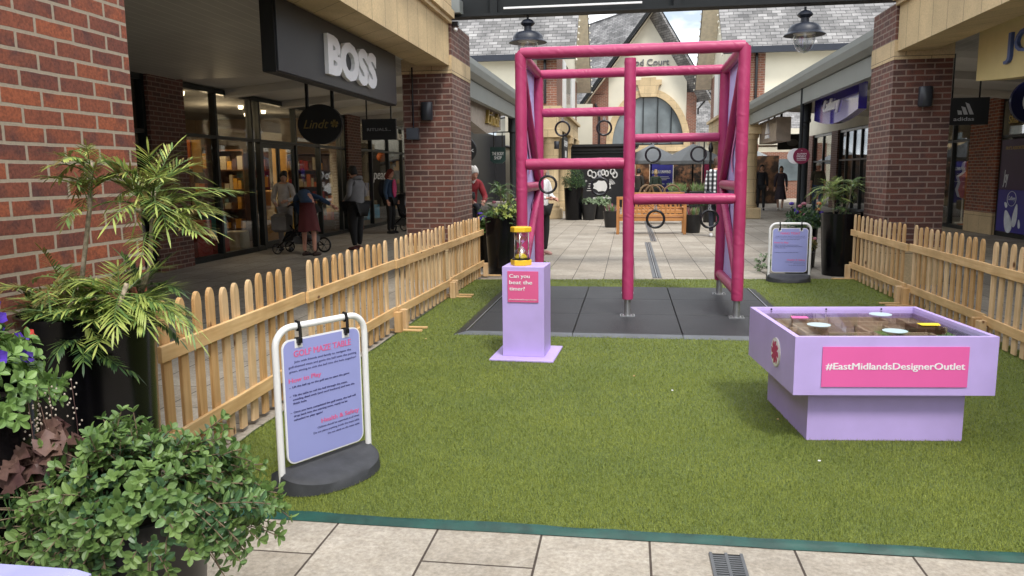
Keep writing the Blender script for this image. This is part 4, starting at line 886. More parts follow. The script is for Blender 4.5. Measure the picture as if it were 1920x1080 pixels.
# hoarding with posters
t = thing('poster_hoarding', 'long hoarding of food photographs with a navy panel in the middle', 'hoarding', (2,38.5,0))
def panel(x0, x1, m, z1=2.25, nm='photo_panel'): MB().box(x0, x1, 38.5, 38.56, .0, z1).build(nm, m, t)
def foodmat(name, a_, b_, c_):
    m, nt, b = newmat(name); v = worldpos(nt); n1 = noi(nt, v, 1.9, 4, .6); n2 = noi(nt, v, 4.2, 3)
    nt.links.new(mixc(nt, ramp(nt, n1, .45, .6), mixc(nt, ramp(nt, n2, .4, .6), a_, b_), c_), b.inputs['Base Color']); return m
panel(.3,.98, foodmat('warm_food_photo', (.30,.12,.05), (.50,.26,.12), (.07,.035,.02))); panel(1.0,2.1, simple('navy_print', (.04,.04,.27), .5), nm='navy_panel')
panel(2.12,3.45, foodmat('dark_food_photo', (.42,.20,.10), (.05,.04,.03), (.02,.018,.016))); panel(3.47,4.6, M['burgundy'], nm='burgundy_panel')
panel(-3,.28, M['blackmat'], nm='black_panel'); panel(4.62,7.0, foodmat('brown_food_photo', (.2,.1,.05), (.05,.03,.02), (.03,.02,.015)))
l = MB(); l.text('DINE & UNWIND', FACE_CAM(1.55,38.49,1.48), .15, .9, .03, .005)
for k, w_ in enumerate((.7,.8,.5)): l.box(1.55-w_/2,1.55+w_/2,38.49,38.495,1.30-k*.07,1.325-k*.07)
for x in (1.2,1.5,1.8): l.box(x,x+.2,38.49,38.495,.95,.99)
l.lathe([(.08,0),(.08,.004)], (0,0,0), 12, M=FACE_CAM(1.55,38.495,.72)); [l.ell((3.7+.17*q,38.485,1.55+.09*((q*7)%3)),.05,.01,.05,7,5) for q in range(4)]; l.build('lettering', M['white'], t)
# parasols
pg = simple('grey_parasol_cloth', (.20,.21,.215), .8, var=.05)
def parasol(x, y, label, zc=2.1, r=1.75, rise=.75):
    t = thing('parasol', label, 'parasol', (x,y,0), group='grey parasols on the far terrace')
    b = MB(); n = 8; vs = [(x,y,zc+rise)]
    for k in range(n): a_ = math.pi/8+2*math.pi*k/n; vs.append((x+r*math.cos(a_), y+r*math.sin(a_), zc))
    for k in range(n): a_ = math.pi/8+2*math.pi*k/n; vs.append((x+r*math.cos(a_), y+r*math.sin(a_), zc-.14))
    b.add(vs, [(0,1+k,1+(k+1)%n) for k in range(n)]+[(1+k,9+k,9+(k+1)%n,1+(k+1)%n) for k in range(n)]); b.build('canopy', pg, t)
    p = MB(); p.tube([(x,y,.05),(x,y,zc+rise+.05)], .035, 8); p.lathe([(.3,.004),(.3,.06),(.05,.09)], (x,y,0), 16); p.build('pole', M['black'], t)
    q = MB()
    for k in range(n): a_ = math.pi/8+2*math.pi*k/n; q.tube([(x,y,zc-.1),(x+r*.55*math.cos(a_), y+r*.55*math.sin(a_), zc+.3)], .015, 4)
    q.build('rib', M['black'], t)
parasol(.45,35.6,'grey parasol just right of the black kiosk') if False else None
parasol(1.0,36.5,'grey parasol over the cafe chairs right of the black kiosk', 2.05, 1.55); parasol(2.75,35.0,'grey parasol left of the black street lamp', 2.0, 1.55)
parasol(6.3,41.0,'pale grey parasol seen at the far end of the right walkway', 2.0, 1.2, .6)
t = thing('street_lamp', 'slim black street lamp post right of the grey parasols', 'street lamp', (2.85,27.5,0))
p = MB(); p.lathe([(.09,.004),(.09,.3),(.045,.4),(.04,2.2),(.07,2.22),(.09,2.35),(.05,2.5),(.0,2.6)], (2.85,28.5,0), 12); p.build('post', M['black'], t, smooth='auto'); p = MB(); p.tube([(2.62,28.5,.01),(2.62,28.5,2.9)], .025, 6); p.build('pipe', M['steel_dark'], t)
# cafe chairs and planter troughs
def wicker(x, y, rz, label):
    t = thing('cafe_chair', label, 'chair', (x,y,0), group='round backed wicker chairs on the terrace'); Mx = at(x,y,0,rz)
    b = MB(); b.lathe([(.2,.42),(.24,.45),(.2,.48)], (0,0,0), 14, M=Mx); b.build('seat', M['teakx'], t)
    b = MB(); b.tube([(.27*math.sin(q), .2, .80+.3*-math.cos(q)) for q in [i*math.pi/7 for i in range(14)]], .035, 6, M=Mx, closed=True); b.build('backrest', simple('wicker', (.16,.10,.05), .7), t)
    for sx in (-1,1):
        for sy in (-1,1): MB().tube([(sx*.17,sy*.17,.42),(sx*.2,sy*.2,.005)], .015, 5, M=Mx).build('leg', M['teakz'], t)
wicker(.50,27,math.pi+.5,'leftmost round backed wicker chair above the bench'); wicker(.80,26.6,math.pi,'second round backed wicker chair above the bench'); wicker(1.0,27.3,math.pi-.2,'third round backed wicker chair, partly behind the second'); wicker(1.42,27,math.pi+.1,'round backed wicker chair nearest the dark grass troughs')

# ================================================================ CLIMBING FRAME
CF = thing('climbing_frame', 'tall magenta padded climbing frame with lavender banner sides', 'climbing frame', (0,8.7,.04))
PR = .058
def pad(pts, r=PR, name='padding', seams=True):
    mb = MB(); P_ = [Vector(p) for p in pts]; out = []; rad = []
    L = (P_[1]-P_[0]).length; n = max(6, int(L/.045)); sd_ = random.random()*50
    for i in range(n+1):
        f = i/n; q = P_[0].lerp(P_[1], f); s_ = 1 + .05*noise.noise(Vector((f*L*7, sd_, 0))) + .03*noise.noise(Vector((f*L*22, sd_, 3)))
        if seams and abs((f*L) % .92 - .46) < .023: s_ *= .955
        if i in (0, n): s_ *= .93
        out.append(q); rad.append(r*s_)
    mb.tube(out, rad, 14); return mb.build(name, M['vinyl'], CF, smooth='auto')
XA_, XB_, YF, YR_ = -1.09, 1.09, 7.95, 9.5
posts = [(XA_,YF),(0,YF),(XB_,YF),(XA_,YR_),(0,YR_),(XB_,YR_)]
for (x, y) in posts:
    pad([(x,y,.22),(x,y,2.70 if x else 2.62)], PR*1.02, 'post_padding')
    f = MB(); f.tube([(x,y,.045),(x,y,.24)], .034, 12); f.box(x-.075,x+.075,y-.06,y+.06,.041,.052)
    for sx in (-1,1): f.tube([(x+sx*.055,y-.03,.05),(x+sx*.055,y-.03,.068)], .012, 6)
    f.build('post_foot', M['galv'], CF, smooth='auto')
pad([(XA_-.0,YF,2.70),(XB_,YF,2.70)], PR, 'top_rail_padding'); pad([(XA_,YR_,2.68),(XB_,YR_,2.68)], PR*.95, 'top_rail_padding')
for x in (XA_,XB_): pad([(x,YF+.05,2.70),(x,YR_-.05,2.68)], PR*.9, 'side_rail_padding'); pad([(x,YF+.04,.30),(x,YR_-.04,.30)], PR*.9, 'side_rail_padding')
pad([(XA_+.05,YF,1.60),(-.05,YF,1.60)], PR, 'rung_padding'); pad([(.05,YF,1.24),(XB_-.05,YF,1.24)], PR*.95, 'rung_padding')
pad([(XA_+.05,YR_,2.23),(-.05,YR_,2.23)], PR*.92, 'rung_padding'); pad([(.05,YR_,1.91),(XB_-.05,YR_,1.91)], PR*.92, 'rung_padding')
for x, sg in ((XA_,1),(XB_,-1)):
    pad([(x,YF+.06,2.58),(x,YR_-.06,1.42)], PR*.75, 'brace_padding'); pad([(x,YR_-.06,1.30),(x,YF+.06,.42)], PR*.72, 'brace_padding')
    pad([(x,YF+.08,1.36),(x,YR_-.08,1.36)], PR*.9, 'side_rung_padding', False)
    b = MB(); vs = []; fs = []; xo = x-sg*.045
    for i in range(13):
        for j in range(25):
            y = YF+.04+(YR_-YF-.08)*i/12; z = .28+(2.66-.28)*j/24
            vs.append((xo+.012*noise.noise(Vector((y*3,z*2,x))), y, z))
    for i in range(12):
        for j in range(24): fs.append((i*25+j,(i+1)*25+j,(i+1)*25+j+1,i*25+j+1))
    b.add(vs, fs); ban = b.build('banner', M['lavcloth'], CF, smooth=True)
    w = MB(); k_ = 0
    for (y0, z0, z1, wd) in ((8.25,.75,1.25,.09),(8.75,1.5,2.1,.12),(9.15,.9,1.2,.07),(8.6,2.1,2.45,.08)):
        pts = [(xo+sg*.016, y0+.12*math.sin((z1-z0)*0+q*.8), z0+(z1-z0)*q/8) for q in range(9)]
        for q in range(8): w.add([pts[q], (pts[q][0],pts[q][1]+wd,pts[q][2]), (pts[q+1][0],pts[q+1][1]+wd,pts[q+1][2]), pts[q+1]], [(0,1,2,3)])
    w.build('pink_swirl_print', simple('soft_pink_print', (.66,.28,.50), .6), ban)
ringc = 0
def ring(x, y, zbar, zc, rr, label):
    t = thing('gym_ring', label, 'ring', (x,y,zc), group='black gym rings hanging from the climbing frame')
    b = MB(); b.tube([(rr*math.cos(q*math.pi/18), 0, rr*math.sin(q*math.pi/18)) for q in range(36)], .0125, 8, closed=True, M=at(x,y,zc,random.uniform(-.12,.12))); b.build('hoop', M['black'], t, smooth=True)
    s_ = MB(); s_.tube([(x-.008,y,zc+rr+.008),(x-.008,y,zbar-.055)], .0035, 5); s_.tube([(x+.008,y,zc+rr+.008),(x+.008,y,zbar-.055)], .0035, 5); s_.tube([(x+.014*math.cos(q*.7),y,zc+rr+.02+.014*math.sin(q*.7)) for q in range(9)], .003, 5, closed=True); s_.build('chain', M['galv'], t)
ring(-.80,YR_,2.23,2.04,.085,'ring hanging left under the top left rear rung'); ring(-.30,YR_,2.23,2.04,.085,'ring hanging right under the top left rear rung')
ring(.28,YR_,1.91,1.715,.085,'ring hanging left under the right rear rung'); ring(.81,YR_,1.91,1.715,.085,'ring hanging right under the right rear rung')
ring(-.82,YF,1.60,1.395,.085,'ring under the left front rung, nearest the banner'); ring(-.29,YF,1.60,1.37,.085,'ring under the left front rung, in front of the white street art')
ring(.27,YF,1.24,1.04,.085,'ring under the right front rung, in front of the bench'); ring(.80,YF,1.24,1.04,.085,'ring under the right front rung, beside the plaid shirt')
# rubber tiles
for i in range(3):
    for j in range(3):
        x = -1.5+i; y = 7.05+j; b = MB(); b.bbox(x+.003,x+.997,y+.003,y+.997,.012,.042+random.uniform(-.0012,.0012),.006)
        o = b.build('rubber_tile', M['rubber'], loc=(x+.5,y+.5,.01)); tag(o, '%s black rubber safety tile of the %s row' % (('left','middle','right')[i], ('front','middle','rear')[j]), 'rubber tile', 'black rubber tiles under the climbing frame')
for i in range(3):
    x = -1.5+i; b = MB(); xl = x-(.11 if i == 0 else 0); xr = x+1+(.11 if i == 2 else 0)
    b.add([(xl+.003,6.95,.022),(xr-.003,6.95,.022),(x+.997,7.047,.041),(x+.003,7.047,.041),(xl+.003,6.95,.006),(xr-.003,6.95,.006),(x+.997,7.047,.006),(x+.003,7.047,.006)], [(0,1,2,3),(0,4,5,1),(1,5,6,2),(2,6,7,3),(3,7,4,0)])
    o = b.build('ramp_edge', M['rubberedge'], loc=(x+.5,7,.01)); tag(o, ('left','middle','right')[i]+' grey ramp strip along the front of the rubber tiles', 'ramp edge', 'grey ramp strips round the rubber tiles')
for x0, x1, lb in ((-1.502,-1.612,'left'),(1.502,1.612,'right')):
    b = MB(); b.add([(x0,7.05,.041),(x0,10.05,.041),(x1,10.05,.022),(x1,6.95,.022),(x0,7.05,.006),(x0,10.05,.006),(x1,10.05,.006),(x1,6.95,.006)], [(0,1,2,3) if x1 > x0 else (0,3,2,1),(3,2,6,7),(1,5,6,2),(0,3,7,4)])
    o = b.build('ramp_edge', M['rubber'], loc=((x0+x1)/2,8.5,.01)); tag(o, lb+' side ramp strip running beside the rubber tiles', 'ramp edge', 'grey ramp strips round the rubber tiles')
    b = MB(); b.box(min(x0,x0+.012*(1 if x1>x0 else -1)), max(x0,x0+.012*(1 if x1>x0 else -1)), 7.05, 10.05, .042, .0435); o2 = b.build('edge_trim', M['galv'], o)

# ================================================================ TIMER PLINTH, MAZE TABLE
t = thing('display_plinth', 'tall narrow lavender plinth asking about the timer, carrying a yellow hourglass', 'plinth', (-.82,6.24,.02), rz=-.04)
Mx = at(-.82,6.24,0,-.05)
MB().bbox(-.26,.26,-.29,.27,.02,.038,.004,M=Mx).build('base_plate', M['lav'], t)
MB().bbox(-.17,.17,-.17,.17,.038,.77,.003,M=Mx).build('column', M['lav'], t)
pn = MB().box(-.125,.125,-.178,-.171,.485,.735,M=Mx).build('pink_panel', M['pinkdeep'], t)
l = MB()
for k, s_ in enumerate(('Can you','beat the','timer?')): l.text(s_, Mx @ FACE_CAM(-.11,-.179,.682-k*.051), .031, (.165,.185,.125)[k], .018, .0015, align='L')
l.text('#EastMidlandsDesignerOutlet', Mx @ FACE_CAM(-.115,-.179,.503), .0085, .228, .01, .0015, align='L'); l.build('lettering', M['whiteplas'], pn)
HG = thing('hourglass', 'yellow hourglass with hexagonal caps standing on the lavender plinth', 'hourglass', (-.86,6.26,.77)); hx, hy, hz = -.86, 6.2, .77
b = MB(); b.lathe([(.082,0),(.086,.004),(.086,.04),(.082,.046)], (hx,hy,hz), 6); b.build('bottom_cap', M['yellow'], HG)
b = MB(); b.lathe([(.082,.27),(.086,.274),(.086,.306),(.08,.312)], (hx,hy,hz), 6); b.build('top_cap', M['yellow'], HG)
b = MB(); b.lathe([(.075,.046),(.075,.055)], (hx,hy,hz), 24); b.build('base_ring', M['black'], HG)
b = MB(); b.lathe([(.052,.055),(.056,.08),(.045,.115),(.012,.15),(.005,.16),(.012,.17),(.045,.205),(.056,.24),(.052,.268)], (hx,hy,hz), 24, cap=False); b.build('glass_bulb', M['lampglass'], HG, smooth=True)
b = MB(); b.lathe([(.05,.056),(.052,.065),(.035,.085),(.0,.102)], (hx,hy,hz), 20); b.build('sand', M['sand'], HG, smooth=True)
for k in range(3): a_ = .5+k*2.094; MB().tube([(hx+.066*math.cos(a_),hy+.066*math.sin(a_),hz+.046),(hx+.066*math.cos(a_),hy+.066*math.sin(a_),hz+.27)], .0045, 8).build('rod', M['chrome'], HG, smooth=True)
# maze table
t = thing('maze_table', 'lavender golf maze table with a pink hashtag panel and clear top', 'table', (1.38,4.72,.02)); Mx = at(1.37,4.755,0,.10)
b = MB(); b.bbox(-.42,.42,-.39,.39,.02,.309,.003,M=Mx); b.build('pedestal', M['lav'], t)
W_, D_ = .53, .475; tw = .028
b = MB(); z0, z1 = .305, .625
def ringbox(b, o_, i_, z0, z1, m):   # hollow tray wall: outer half sizes o_, inner i_
    vs = []
    for (hw, hd) in (o_, i_):
        for z in (z0, z1): vs += [(-hw,-hd,z),(hw,-hd,z),(hw,hd,z),(-hw,hd,z)]
    fs = []
    for k in range(4):
        j = (k+1)%4; fs += [(k,j,4+j,4+k),(12+k,12+j,8+j,8+k),(4+k,4+j,12+j,12+k),(j,k,8+k,8+j)]
    b.add(vs, fs, 0, m)
ringbox(b, (W_,D_), (W_-tw,D_-tw), z0, z1, Mx); b.build('tray', M['lav'], t)
b = MB(); b.box(-W_+tw,W_-tw,-D_+tw,D_-tw,z0+.002,.556,M=Mx); b.build('tray_floor', simple('tray_mdf', (.34,.24,.16), .7, var=.1), t)
b = MB(); b.box(.08,W_-tw-.01,-D_+tw+.01,.05,.5565,.559,M=Mx); b.box(-.30,-.1,-D_+tw+.01,-.15,.5565,.559,M=Mx); b.build('putting_green', simple('putting_green_felt', (.14,.28,.06), .9), t)
mz = MB()
def wall_(x0,y0,x1,y1): mz.box(min(x0,x1)-.009,max(x0,x1)+.009,min(y0,y1)-.009,max(y0,y1)+.009,.556,.592,M=Mx)
for q in ((-.44,.2,-.15,.2),(-.44,.2,-.44,-.05),(-.44,-.05,-.22,-.05),(-.38,.08,-.2,.08),(-.38,.08,-.38,-.2),(-.25,-.2,-.02,-.2),(-.02,-.2,-.02,.02),(-.02,.02,.14,.02),(-.1,.28,.22,.28),(.22,.28,.22,.18),(-.05,.14,.2,.14),(.14,.02,.14,-.2),(.14,-.2,.3,-.2),(.3,-.2,.3,-.34),(-.12,-.32,.06,-.32),(.32,.05,.32,.24),(-.3,.34,-.3,.25),(.34,-.05,.46,-.05),(-.44,-.32,-.28,-.32)): wall_(*q)
mz.build('maze_wall', simple('maze_ply', (.55,.40,.27), .7), t)
rs = MB(); rs.box(.28,.44,-.1,.06,.556,.596,M=Mx); rs.build('maze_block', CM['brown'], t)
def disc(x, y, r, z, m, nm='round_sticker'): MB().lathe([(r,0),(r,.0012)], (0,0,0), 28, M=Mx @ at(x,y,z)).build(nm, m, t)
b = MB(); b.box(-W_+tw,W_-tw,-D_+tw,D_-tw,.602,.606,M=Mx); b.build('clear_top', M['perspex'], t)
pb = simple('pale_blue_sticker', (.46,.58,.62), .4, var=.02)
disc(-.26,-.04,.066,.6065,pb); disc(.235,.30,.066,.6065,pb); disc(.10,-.22,.066,.6065,pb)
MB().prism([(-.05,-.035),(.05,-.03),(.055,.03),(-.04,.036)], 0, .0012, M=Mx @ at(-.30,.2,.6065)).build('pink_sticker', M['pinkpanel'], t)
MB().prism([(-.06,-.035),(.045,-.04),(.065,.03),(.02,.036),(-.06,.03)], 0, .0012, M=Mx @ at(.38,-.03,.6065)).build('yellow_sticker', M['sand'], t)
sc = MB()
for x in (-.4,-.05,.3): sc.lathe([(.006,0),(.006,.002)], (0,0,0), 8, M=Mx @ at(x, D_-tw-.001, .614, 0, R(90)))
sc.build('screw', M['steel_dark'], t)
pn = MB().box(-.385,.378,-D_-.006,-D_-.001,.352,.572,M=Mx).build('pink_panel', M['pinkpanel'], t)
MB().text('#EastMidlandsDesignerOutlet', Mx @ FACE_CAM(-.003,-D_-.0065,.449), .037, .725, .02, .0015).build('lettering', M['whiteplas'], pn)
LM = Mx @ FACE_L(-W_-.001,-.14,.465)
bd = MB().lathe([(.085,-.004),(.085,.005)], (0,0,0), 36, M=LM).build('round_badge', simple('badge_cream', (.66,.62,.55), .5), t)
em = MB(); em.lathe([(.078,.0055),(.078,.0065)], (0,0,0), 36, M=LM); em.build('badge_disc', M['whiteplas'], bd)
em = MB()
for k in range(8): a_ = k*math.pi/4; em.prism([(.02,-.012),(.068,-.02),(.06,.01),(.02,.012)], .007, .009, M=LM @ Matrix.Rotation(a_,4,'Z'))
em.lathe([(.03,.007),(.03,.0095)], (0,0,0), 6, M=LM); em.build('badge_emblem', simple('raspberry_print', (.45,.03,.12), .5), bd)

# ================================================================ SWING SIGNS
def swing_sign(name, label, loc, rz, full, head):
    """local x along the sign, local -y is the readable face"""
    t = thing(name, label, 'sign', loc, rz); Mx = wm(t); w = .265; H_ = .785
    pts = [(-w,0,.03),(-w,0,H_-.09)]+[(-w+.09-.09*math.cos(q),0,H_-.09+.09*math.sin(q)) for q in [i*math.pi/14 for i in range(1,8)]]
    pts += [(w-.09+.09*math.sin(q),0,H_-.09+.09*math.cos(q)) for q in [i*math.pi/14 for i in range(0,8)]]+[(w,0,.03)]
    MB().tube(pts, .0165, 12, M=Mx).build('tube_frame', M['white'], t, smooth='auto')
    # rubber half-moon base, sloping down to the front, with a small lip behind
    b = MB(); n = 20; rows = []
    out = [(.285*math.cos(math.pi+math.pi*i/n), .015-.215*abs(math.sin(math.pi*i/n))**.8) for i in range(n+1)]
    lo = [(x,y,.003) for x,y in out]; mid = [(x*.985,y*.97,.038+.05*(1-min(1,-y/.22))) for x,y in out]; inn = [(x*.93,min(.012,y*.86),.058+.045*(1-min(1,-y/.22))) for x,y in out]
    ctr = [(x*.93,.035,.104) for x,y in out]; bk = [(x,.055,.09) for x,y in out]; bl = [(x,.07,.003) for x,y in out]
    R_ = [lo,mid,inn,ctr,bk,bl]; vs = [p for r in R_ for p in r]; m_ = n+1
    fs = [(r*m_+i,r*m_+i+1,(r+1)*m_+i+1,(r+1)*m_+i) for r in range(5) for i in range(n)]; fs += [tuple(r*m_ for r in range(6)), tuple(r*m_+n for r in range(5,-1,-1))]
    b.add(vs, fs, M=Mx); b.build('rubber_base', M['basemoon'], t, smooth='auto')
    bw, z0, z1, rr = .232, .125, .725, .045
    def rrect(d): 
        P_ = []
        for cx_, cz, a0 in ((bw-rr,z1-rr,0),(-bw+rr,z1-rr,90),(-bw+rr,z0+rr,180),(bw-rr,z0+rr,270)):
            for q in range(7): a_ = R(a0+q*15); P_.append((cx_+(rr-d)*math.cos(a_), cz+(rr-d)*math.sin(a_)))
        return P_
    bo = MB().prism(rrect(0), -.004, .004, M=Mx @ FACE_CAM(0,0,0)).build('board', M['whiteplas'], t)
    MB().prism(rrect(.007), .0042, .0055, M=Mx @ FACE_CAM(0,0,0)).build('printed_face', M['lavsign'], bo)
    nt_ = MB()
    for x in (-.14,.14): nt_.box(x-.022,x+.022,-.0063,-.0057,.682,.72,M=Mx)
    nt_.build('white_notch', M['whiteplas'], bo)
    for x in (-.14,.14):
        c = MB(); c.tube([(x,-.0,H_-.02),(x,-.018,H_+.002),(x+.002,-.012,H_+.018),(x,.006,H_+.02)], .008, 8, M=Mx); c.tube([(x,-.022,H_),(x+.006,-.016,H_-.05),(x,-.008,.695)], .008, 8, M=Mx); c.bbox(x-.012,x+.012,-.022,.012,.702,.73,.003,M=Mx)
        c.build('hanging_clip', M['black'], t)
    T = lambda x, z: Mx @ FACE_CAM(x,-.0065,z)
    hd = MB(); hd.text(head, T(0,.640), .031, .34 if full else .25, .02, .0006); hd.text('How to Play', T(-.205,.520), .022, .185, .02, .0006, align='L'); hd.text('Health & Safety', T(.205,.285), .022, .235, .02, .0006, align='R'); hd.build('heading_lettering', M['pinkink'], bo)
    bd_ = MB()
    if full:
        for k, (s_, w_) in enumerate((('Join with friends and family to navigate the',.34),('golf-themed maze and guide the ball onto the putting',.405),('green, aiming to sink the ball into the hole together!',.40))): bd_.text(s_, T(0,.612-k*.022), .0105, w_, .004, .0005)
        L_ = [('-',.492,.008,0),('Lift the ball up to the golf tee to start the game',.492,.34,1),('-',.45,.008,0),('Tilt the table to roll the ball through the maze,',.45,.325,1),('avoiding dead ends (and sand bunkers) and into the',.431,.37,1),('finish hole',.412,.075,1),('-',.37,.008,0),('Once you have completed the golf maze, the ball will',.37,.375,1),('drop back into the starting zone, ready to be',.351,.32,1),('reloaded to play again!',.332,.165,1)]
        for s_, z, w_, ind in L_: bd_.text(s_, T(-.205+.018*ind,z+.002), .0098, w_, .018, .0006, align='L')
        for k, (s_, w_) in enumerate((('Children should be supervised at all times',.26),('Do not place anything inside the maze table',.285),('Do not climb on the maze table',.20))): bd_.text(s_, T(.205,.262-k*.022), .0098, w_, .004, .0005, align='R')
    else:
        for k, (s_, w_) in enumerate((('Swing from ring to ring and see how far you can',.38),('travel across the frame without touching the floor,',.40),('then race your friends back again',.24))): bd_.text(s_, T(0,.612-k*.022), .0105, w_, .006, .0005)
        for s_, z, w_ in (('Hold on to the first ring with both hands',.492,.31),('Swing to the next ring and keep going until you',.473,.36),('reach the other side',.454,.14),('Challenge your friends to beat your time',.392,.31)): bd_.text(s_, T(-.2,z), .0098, w_, .018, .0006, align='L')
        for k, (s_, w_) in enumerate((('Children should be supervised at all times',.26),('One person at a time',.15),('Do not climb on top of the frame',.21))): bd_.text(s_, T(.205,.262-k*.022), .0098, w_, .006, .0005, align='R')
    bd_.build('body_lettering', M['ink'], bo); return t
swing_sign('swing_sign', 'periwinkle swing sign explaining the golf maze table, on a black rubber foot', (-1.465,3.50,.022), R(60), True, 'GOLF MAZE TABLE')
swing_sign('swing_sign', 'periwinkle swing sign about the hanging rings, at the far right of the turf', (2.16,10.86,.022), 0, False, 'HANG TIGHT')
# lavender plinth corner in the near left corner
t = thing('display_plinth', 'white topped lavender plinth corner poking in at the bottom left', 'plinth', (-1.2,1.15,0))
MB().bbox(-1.40,-1.035,.9,1.27,.004,.70,.01).build('column', M['lav'], t); MB().bbox(-1.405,-1.03,.895,1.275,.703,.755,.018).build('top_board', simple('lavender_white', (.34,.34,.58), .4), t)

rgl = random.Random(77)
for k in range(5):
    x, y = rgl.uniform(-1.9,1.6), rgl.uniform(3.6,6.8); m_ = MB(); m_.prism([(-.007,-.004),(.006,-.006),(.008,.004),(-.004,.007)], 0, .004, M=at(x,y,.036,rgl.uniform(0,6)))
    o = m_.build('paper_scrap' if k % 2 else 'fallen_leaf', M['whiteplas'] if k % 2 else M['footwood'], loc=(x,y,.03)); tag(o, 'tiny white paper scrap lying on the turf' if k % 2 else 'tiny dry brown leaf scrap lying on the turf', 'litter', 'tiny paper scraps on the turf' if k % 2 else 'dry leaf scraps on the turf')
# ================================================================ PICKET FENCES
def fence_panel(L, npk, label, loc, rz, light, seed, lean=0):
    rg = random.Random(seed); t = thing('picket_fence_panel', label, 'fence', loc, rz, 'pine picket fence panels round the turf'); Mx = wm(t)
    mp0 = M['picketlight'] if light else M['picket']
    for i in range(npk):
        y = .08+(L-.28)*i/(npk-1); w = .035; b = MB(); mp_ = mp0 if rg.random() < .72 else M['picket' if light else 'picketlight']; zt = .90+rg.uniform(-.012,.012); an = rg.uniform(-.018,.018)+lean
        poly = [(-w,0),(w,0),(w,zt-w-.055)]+[(w*math.cos(q), zt-w-.055+(w+.03)*math.sin(q)) for q in [j*math.pi/8 for j in range(1,8)]]+[(-w,zt-w-.055)]
        ml = Mx @ Matrix.Translation((0,y,.03)) @ Matrix.Rotation(an,4,'X') @ frame((0,0,0),(0,1,0),(0,0,1))
        e = .003; n_ = len(poly)
        vs = [(x,z,-.010) for x,z in poly]+[(x,z,.006) for x,z in poly]+[(x*.88,z-(.003 if z > .5 else 0),.009) for x,z in poly]
        b.add(vs, [tuple(range(n_-1,-1,-1)), tuple(range(2*n_,3*n_))]+[(k*n_+i_,k*n_+(i_+1)%n_,(k+1)*n_+(i_+1)%n_,(k+1)*n_+i_) for k in range(2) for i_ in range(n_)], M=ml)
        b.build('picket', mp_, t)
    for z in (.62,.17):
        MB().bbox(.0095,.032,-.01,L-.005,z+.0,z+.082,.003,M=Mx @ Matrix.Rotation(rg.uniform(-.004,.004),4,'X')).build('rail', M['rail'], t)
    for y in ((.03, L-.10) if seed != 1 else (L-.10,)):
        f = MB().bbox(.034,.098,y,y+.065,.022,.22,.004,M=Mx).build('foot_post', M['picketlight'] if light else M['picket'], t)
        MB().bbox(-.05,.28,y+.067,y+.11,.022,.040,.003,M=Mx).build('foot_plank', M['footwood'], t)
FL = -2.2
fence_panel(1.75, 11, 'nearest left picket fence panel, beside the golf maze sign', (FL-.03,3.33,0), .02, False, 1)
fence_panel(1.98, 12, 'second left picket fence panel, darker pickets behind the white tube sign', (FL-.04,5.09,0), -.01, False, 2)
fence_panel(2.05, 12, 'third left picket fence panel with closely set pickets', (FL-.01,7.09,0), -.025, True, 3)
fence_panel(2.0, 12, 'farthest left picket fence panel, ending at the tall black planter', (FL+.03,9.17,0), -.02, True, 4)
FR = 3.07
fence_panel(2.2, 12, 'farthest right picket fence panel, behind the swing sign side', (FR,11.25,0), math.pi-.0, True, 5)
fence_panel(1.9, 12, 'second right picket fence panel with darker golden pickets', (FR+.02,9.03,0), math.pi, False, 6)
fence_panel(1.9, 12, 'nearest right picket fence panel, above the corner of the maze table', (FR-.0,7.11,0), math.pi-.01, True, 7)

# ================================================================ PLANTERS AND PLANTS
def tall_planter(x, y, h, rt, rb, label, group=None, square=False, name='tall_planter', mat='planter'):
    t = thing(name, label, 'planter', (x,y,0), 0, group)
    b = MB(); b.lathe([(rb,.006),(rb+.004,.02),(rt-.004,h-.02),(rt,h),(rt-.012,h+.002),(rt-.022,h-.03),(rt-.03,h-.09)], (x,y,0), 48, cap=False); b.build('body', M[mat], t, smooth='auto')
    MB().lathe([(rt-.026,h-.055),(.001,h-.045)], (x,y,0), 24, cap=False).build('soil', M['soil'], t); return t
def leafblade(mb, p, d, L, w, nrm=None, curl=.3, mi=0, seg=3):
    """narrow pointed leaf from p along d, drooping by curl"""
    d = Vector(d).normalized(); up_ = Vector(nrm) if nrm else Vector((0,0,1)); s_ = d.cross(up_)
    if s_.length < .05: s_ = d.cross(Vector((1,0,.3)))
    s_.normalize(); u_ = s_.cross(d); vs = []
    for i in range(seg+1):
        f = i/seg; q = Vector(p)+d*(L*f)-u_*(curl*L*f*f)
        ww = w*(.25+math.sin(math.pi*min(1,f*1.0)*.92+.12)*.9)*.5 if i < seg else 0
        if i < seg: vs += [q-s_*ww, q+s_*ww+u_*0]
        else: vs.append(q)
    fs = [(2*i,2*i+1,2*i+3,2*i+2) for i in range(seg-1)]+[(2*seg-2,2*seg-1,2*seg)]
    mb.add(vs, fs, mi)
